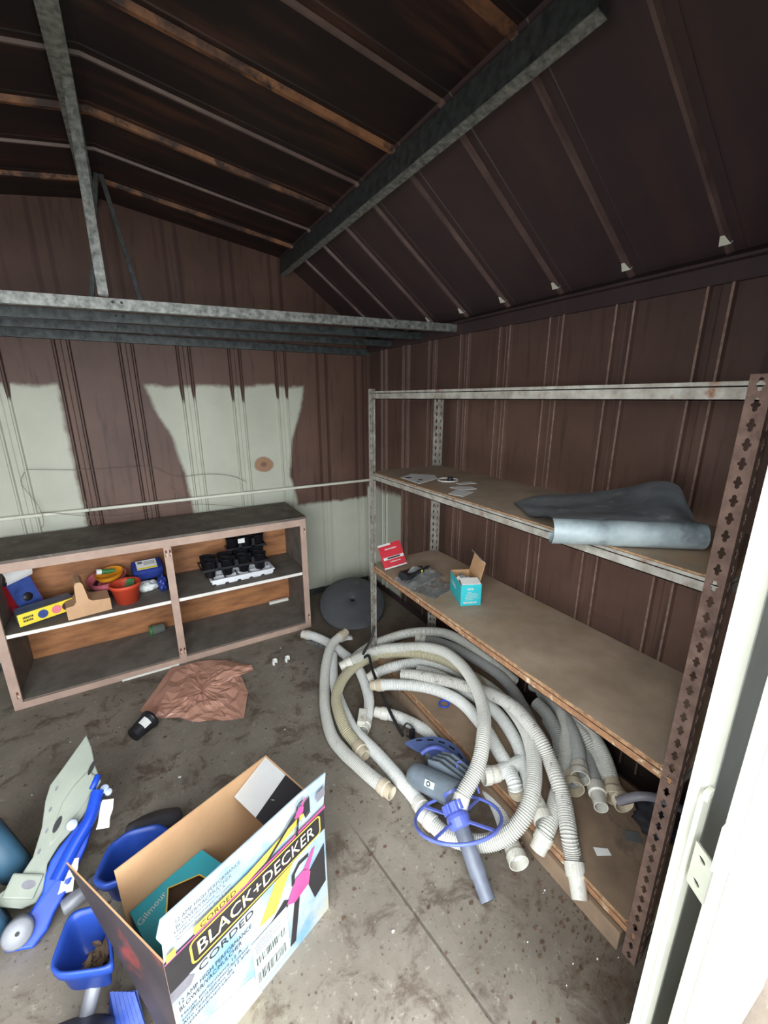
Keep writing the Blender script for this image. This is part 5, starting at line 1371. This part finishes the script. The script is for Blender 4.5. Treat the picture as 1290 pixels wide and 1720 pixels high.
mb = MB(); mb.smooth = True; mb.lathe([(0.0001, 0), (0.036, 0), (0.046, 0.095), (0.051, 0.096), (0.051, 0.110), (0.046, 0.110), (0.043, 0.094), (0.033, 0.004), (0.0001, 0.004)], 24, m); mb.build('pot_body', 'black_plastic', t)
lv = m.inverted().to_3x3() @ Vector((0.15, -0.6, 0.75)); pa = math.atan2(lv.y, lv.x)
mb = MB(); mb.smooth = True
rows = []
for z in (0.040, 0.078):
    r = 0.0372 + 0.0105 * z / 0.1 + 0.0008
    rows.append([m @ Vector((r * math.cos(a), r * math.sin(a), z)) for a in [pa - 0.55 + 0.16 * i for i in range(8)]])
mb.sheet(rows); mb.build('price_label', 'label_white', t)
for (x, y), lab in (((0.652, 2.403), 'small white clip on the floor, right one of two by the copper sheet'), ((0.570, 2.413), 'small white clip on the floor, left one of two by the copper sheet')):
    mb = MB(); mb.sheet([[Vector((x + 0.018 * math.cos(a), y + 0.018 * math.sin(a), z)) for a in [0.3 + i * 0.5 for i in range(9)]] for z in (0.0, 0.03)])
    mb.sheet([[Vector((x + 0.015 * math.cos(a), y + 0.015 * math.sin(a), z)) for a in [0.3 + i * 0.5 for i in range(9)]] for z in (0.0, 0.03)])
    tag(mb.build('plastic_clip', 'label_white'), lab, 'clip')

# ------------------------------------------------------------------ grey and blue ride-on toy and blue tubs
BOARD = [(-0.356, 1.823, 0.366), (-0.391, 1.785, 0.343), (-0.434, 1.738, 0.315), (-0.471, 1.699, 0.293), (-0.485, 1.659, 0.265), (-0.494, 1.592, 0.217), (-0.517, 1.527, 0.172), (-0.554, 1.486, 0.147), (-0.597, 1.47, 0.143), (-0.624, 1.464, 0.143), (-0.595, 1.44, 0.12), (-0.542, 1.42, 0.096), (-0.504, 1.422, 0.091), (-0.483, 1.449, 0.108), (-0.477, 1.501, 0.146), (-0.444, 1.538, 0.168), (-0.393, 1.573, 0.185), (-0.356, 1.611, 0.207), (-0.33, 1.654, 0.235), (-0.315, 1.673, 0.247), (-0.332, 1.724, 0.288), (-0.341, 1.78, 0.331)]
BOARD_IN = [(-0.355, 1.711, 0.282), (-0.399, 1.679, 0.265), (-0.435, 1.639, 0.242), (-0.458, 1.59, 0.209), (-0.471, 1.542, 0.175), (-0.427, 1.575, 0.192), (-0.383, 1.61, 0.211), (-0.345, 1.653, 0.237), (-0.333, 1.689, 0.262)]
BLUEF = [(-0.313, 1.652, 0.256), (-0.318, 1.628, 0.239), (-0.353, 1.585, 0.213), (-0.407, 1.544, 0.191), (-0.444, 1.515, 0.175), (-0.465, 1.492, 0.162), (-0.479, 1.462, 0.142), (-0.487, 1.425, 0.116), (-0.523, 1.386, 0.093), (-0.558, 1.362, 0.08), (-0.584, 1.347, 0.074), (-0.57, 1.33, 0.059), (-0.507, 1.319, 0.04), (-0.471, 1.346, 0.054), (-0.453, 1.377, 0.074), (-0.425, 1.407, 0.092), (-0.392, 1.458, 0.124), (-0.365, 1.5, 0.152), (-0.34, 1.554, 0.187), (-0.319, 1.604, 0.221), (-0.303, 1.625, 0.234)]
bn = Vector((0.134, -0.593, 0.794))   # up-facing normal of the tilted board
toy = thing('ride_on_toy', 'blue plastic ride-on toy with a long grey board, lying on its side', 'toy', (-0.45, 1.55, 0))
mb = MB(); mb.prism([Vector(p) for p in BOARD], -bn * 0.022); bo = mb.build('grey_board', 'toy_grey', toy)
bo.modifiers.new('round', 'BEVEL').width = 0.004; bo.modifiers['round'].segments = 2
mb = MB(); c_ = sum((Vector(p) for p in BOARD_IN), Vector()) / len(BOARD_IN)
rw = [[c_.lerp(Vector(p), f) + bn * h for p in BOARD_IN] for f, h in ((1.04, 0.0005), (1.0, 0.006), (0.9, 0.004))]
mb.smooth = True; mb.sheet(rw, True); mb.poly(rw[-1]); mb.build('raised_panel', 'toy_grey', bo)
def on_board(px, py, pz, off=0.0): return Vector((px, py, pz)) + bn * off
bdir = (Vector(BOARD[0]) - Vector(BOARD[7])).normalized()
for p, L_, w in (((-0.344, 1.715, 0.286), 0.05, 0.014), ((-0.450, 1.588, 0.206), 0.05, 0.018)):
    mb = MB(); mm = frame(on_board(*p, 0.0065), bn, bdir)
    mb.lathe([(0.0001, 0.0), (1.0, 0.0), (1.0, -0.004)], 16, mm @ Matrix.Diagonal((L_ / 2, w / 2, 1, 1))); mb.build('slot', 'black_matte', bo)
for p in ((-0.452, 1.683, 0.279), (-0.470, 1.632, 0.243), (-0.480, 1.580, 0.206), (-0.500, 1.535, 0.176)):
    mb = MB(); mm = frame(on_board(*p, 0.001), bn, bdir)
    mb.lathe([(0.0001, 0.0), (0.008, 0.0), (0.008, -0.002)], 10, mm @ Matrix.Diagonal((1, 0.5, 1, 1))); mb.build('small_slot', 'print_grey', bo)
mb = MB(); mm = frame(on_board(-0.540, 1.470, 0.128, 0.002), bn, bdir)
mb.rbox((-0.032, -0.045, 0), (0.032, 0.045, 0.012), 0.006, mm); bk = mb.build('buckle', 'toy_grey', bo)
mb = MB(); mb.lathe([(0.0001, 0.0), (0.020, 0.0), (0.020, -0.003)], 16, mm @ Matrix.Translation((0.004, -0.015, 0.0125)) @ Matrix.Diagonal((0.6, 1, 1, 1))); mb.build('buckle_hole', 'print_grey', bk)
mb = MB(); mb.prism([Vector(p) for p in BLUEF], -bn * 0.055); bf = mb.build('blue_frame', 'toy_blue', toy)
bf.modifiers.new('round', 'BEVEL').width = 0.008; bf.modifiers['round'].segments = 3
mb = MB(); mb.smooth = True; rdg = [(-0.325, 1.63, 0.245), (-0.350, 1.56, 0.205), (-0.40, 1.50, 0.168), (-0.45, 1.43, 0.125)]
mb.tube(catmull(rdg, 0.01), 0.022, 12); mb.build('frame_ridge', 'toy_blue', toy)
def cyl(name, ctr, axis, r, h, mat, seg=28, bevel=0.15):
    mb = MB(); mb.smooth = False
    mb.lathe([(0.0001, -h / 2), (r * (1 - bevel), -h / 2), (r, -h / 2 + r * bevel), (r, h / 2 - r * bevel), (r * (1 - bevel), h / 2), (0.0001, h / 2)], seg, frame(ctr, axis)); o = mb.build(name, mat, toy)
    for p_ in o.data.polygons: p_.use_smooth = True
    return o
cp = cyl('axle_cap', (-0.540, 1.355, 0.088), (0.15, -0.75, 0.6), 0.040, 0.05, 'silver')
mb = MB(); mb.lathe([(0.0001, 0), (0.006, 0), (0.006, -0.002)], 10, frame(Vector((-0.540, 1.355, 0.088)) + Vector((0.15, -0.75, 0.6)).normalized() * 0.0262, (0.15, -0.75, 0.6))); mb.build('cap_hole', 'black_matte', cp)
cyl('teal_wheel', (-0.640, 1.665, 0.135), (0.85, 0.45, 0.2), 0.130, 0.09, 'toy_teal', 36)
cyl('teal_wheel', (-0.640, 1.450, 0.090), (0.85, 0.45, 0.2), 0.085, 0.08, 'toy_teal', 36)
cyl('end_knob', (-0.395, 1.385, 0.075), (0.93, 0.25, 0.1), 0.024, 0.08, 'silver')
k2 = cyl('end_ring', (-0.345, 1.405, 0.080), (0.45, -0.6, 0.65), 0.026, 0.02, 'wheel_dark')
for p, r in (((-0.405, 1.565, 0.200), 0.017), ((-0.305, 1.640, 0.232), 0.015), ((-0.292, 1.625, 0.225), 0.012)):
    cyl('clear_knob', p, bn, r, 0.03, 'milky')
cyl('post_peg', (-0.335, 1.675, 0.250), bdir, 0.012, 0.05, 'toy_blue')
for (x, y, z), rx in (((-0.305, 1.565, 0.190), 0.1), ((-0.415, 1.440, 0.120), 0.5)):
    mm = frame((x, y, z), Vector((0.3, -0.75, 0.6)), Vector((0.3, 0.6, 0.75)))
    mb = MB(); mb.smooth = True
    mb.sheet([[mm @ Vector((a, 0.020 * s_ * (1 + 0.08 * math.sin(a * 90)), 0.004 * math.sin(a * 140))) for a in [-0.045 + 0.009 * i for i in range(11)]] for s_ in (-1, -0.3, 0.4, 1)])
    mb.build('torn_label', 'label_white', toy)

def tub(label, rim_pts, ztop, depth, ctr, mats, leaves=False, name='blue_tub'):
    t = thing(name, label, 'tub', (ctr[0], ctr[1], 0))
    # round the corners of the rim outline
    P = [Vector((x, y, ztop)) for x, y in rim_pts]; n = len(P); ring = []
    for i in range(n):
        a, b_, c = P[i - 1], P[i], P[(i + 1) % n]
        for t_ in (0.0, 0.25, 0.5, 0.75, 1.0):
            p0 = b_.lerp(a, 0.28); p1 = b_.lerp(c, 0.28)
            ring.append(p0.lerp(b_, t_).lerp(b_.lerp(p1, t_), t_))
    C = sum(ring, Vector()) / len(ring)
    def scaled(f, z): return [Vector((C.x + (p.x - C.x) * f, C.y + (p.y - C.y) * f, z)) for p in ring]
    mb = MB(); mb.smooth = True
    mb.sheet([scaled(0.50, ztop - depth), scaled(0.74, ztop - depth * 0.85), scaled(0.86, ztop - 0.03), scaled(1.0, ztop - 0.028), scaled(1.02, ztop - 0.004), scaled(0.99, ztop + 0.002), scaled(0.90, ztop), scaled(0.86, ztop - 0.02), scaled(0.70, ztop - depth * 0.8), scaled(0.48, ztop - depth + 0.006)], True)
    mb.poly(scaled(0.50, ztop - depth)[::-1]); mb.poly(scaled(0.48, ztop - depth + 0.006)); mb.build('tub_shell', mats, t)
    return t, C
RM1 = [(-0.374, 1.225), (-0.285, 1.200), (-0.262, 1.080), (-0.255, 1.010), (-0.379, 1.065), (-0.405, 1.100)]
t1, C1 = tub('blue plastic tub with dead leaves in it, on a silver leg beside the big carton', RM1, 0.225, 0.12, (-0.33, 1.10), 'tub_blue')
mb = MB(); mb.smooth = True; mb.tube([(-0.318, 1.075, 0.115), (-0.350, 1.020, 0.055)], 0.020, 16); mb.build('leg_tube', 'silver', t1)
mb = MB(); mb.smooth = True; mb.lathe([(0.0001, -0.03), (0.05, -0.03), (0.088, -0.02), (0.095, 0.0), (0.088, 0.02), (0.05, 0.03), (0.0001, 0.03)], 36, frame((-0.365, 0.985, 0.095), (0.35, 0.8, 0.75))); mb.build('wheel', 'wheel_dark', t1)
mb = MB()
for i in range(6): mb.prism([Vector((-0.300 + i * 0.012, 1.02 - i * 0.006, 0.012)), Vector((-0.270 + i * 0.012, 0.93 - i * 0.006, 0.012)), Vector((-0.262 + i * 0.012, 0.93 - i * 0.006, 0.022)), Vector((-0.286 + i * 0.010, 1.05 - i * 0.006, 0.085))], (0.010, -0.004, 0.0))
mb.prism([Vector((-0.300, 1.02, 0.010)), Vector((-0.270, 0.93, 0.010)), Vector((-0.255, 0.93, 0.018)), Vector((-0.280, 1.05, 0.078))], (0.06, -0.03, 0.0)); mb.build('ribbed_fin', 'tub_blue', t1)
RM2 = [(-0.325, 1.300), (-0.285, 1.400), (-0.225, 1.425), (-0.130, 1.400), (-0.080, 1.330), (-0.100, 1.260), (-0.285, 1.255)]
t2, C2 = tub('blue plastic tub with a dark wheel, half hidden behind the big carton', RM2, 0.215, 0.14, (-0.22, 1.34), 'tub_blue')
mb = MB(); mb.smooth = True; mb.lathe([(0.0001, -0.035), (0.05, -0.035), (0.092, -0.024), (0.100, 0.0), (0.092, 0.024), (0.05, 0.035), (0.0001, 0.035)], 36, frame((-0.155, 1.505, 0.108), (0.10, 0.55, 0.75))); mb.build('wheel', 'wheel_dark', t2)
random.seed(11)
for i in range(22):
    a = random.uniform(0, 6.28); r = random.uniform(0, 0.038)
    p = Vector((C1.x + 0.008 + r * math.cos(a) * 0.9, C1.y - 0.01 + r * math.sin(a), 0.122 + 0.0035 * i * 0.6))
    mm = xform(p, random.uniform(0, 6.28), random.uniform(-0.6, 0.6), random.uniform(-0.6, 0.6)); L_ = random.uniform(0.018, 0.034)
    mb = MB(); mb.sheet([[mm @ Vector((x * L_, s_ * 0.35 * L_ * math.sin(math.pi * (x * 0.5 + 0.5)), abs(s_) * 0.004)) for x in (-0.98, -0.5, 0.0, 0.5, 0.98)] for s_ in (-1, 0, 1)])
    o = mb.build('dead_leaf', 'leaf', recalc=False); tag(o, 'curled dead leaf heaped in the blue tub on a silver leg', 'leaf', 'dead leaves in the tub')

# ------------------------------------------------------------------ loose wires on the back wall
def wire(pts, lab, r=0.0016):
    mb = MB(); mb.smooth = True; mb.tube(catmull(pts, 0.02), r, 5); tag(mb.build('loose_wire', 'wire'), lab, 'wire', 'loose wires along the back wall')
wire([(-0.62, 3.225, 1.285), (-0.31, 3.228, 1.255), (0.02, 3.225, 1.245), (0.18, 3.222, 1.165), (0.38, 3.225, 1.165), (0.55, 3.226, 1.135), (0.665, 3.228, 1.075)], 'long thin wire crossing the stained wall above the rail')
wire([(-0.63, 3.228, 1.27), (-0.655, 3.22, 1.20), (-0.60, 3.215, 1.06), (-0.59, 3.20, 0.95), (-0.62, 3.20, 0.905)], 'thin wire dropping down the far left wall to the cabinet')
wire([(0.16, 3.222, 1.16), (0.13, 3.22, 1.10), (0.17, 3.215, 1.05), (0.16, 3.212, 0.99)], 'short hooked wire over the rail above the cabinet middle')
wire([(-0.60, 3.212, 1.02), (-0.2, 3.205, 0.93), (0.2, 3.20, 0.96), (0.45, 3.19, 0.93), (0.62, 3.15, 0.895)], 'thin wire sagging behind the cabinet top below the rail')
wire([(-0.36, 3.215, 1.22), (-0.365, 3.21, 1.10), (-0.345, 3.20, 0.98), (-0.37, 3.19, 0.90)], 'thin wire hanging between clean patch and brown stain')

# ------------------------------------------------------------------ grit, leaf bits and crumbs on the floor
random.seed(5)
mb = MB()
for i in range(700):
    if random.random() < 0.45: x, y = random.uniform(0.6, 1.08), random.uniform(0.30, 2.6)
    else: x, y = random.uniform(-0.8, 1.05), random.uniform(0.6, 2.68)
    if random.random() < 0.25: x, y = 1.02 + random.gauss(0, 0.06), 0.45 + random.gauss(0, 0.12)
    if y > 2.69: continue
    s_ = random.choice((0.003, 0.003, 0.004, 0.005, 0.007, 0.011)); a = random.uniform(0, 6.28)
    pts = []
    for k in range(5):
        aa = a + k * 1.2566; rr = s_ * random.uniform(0.5, 1.0); pts.append(Vector((x + rr * math.cos(aa), y + rr * 0.7 * math.sin(aa), 0.0004)))
    mb.cur = random.choice((0,) * 34 + (1,)); mb.prism(pts, (0, 0, random.uniform(0.001, 0.004)))
tag(mb.build('floor_litter', ['debris', 'label_white'], recalc=False), 'dry leaf bits and pale crumbs strewn over the concrete floor', 'litter', kind='stuff')
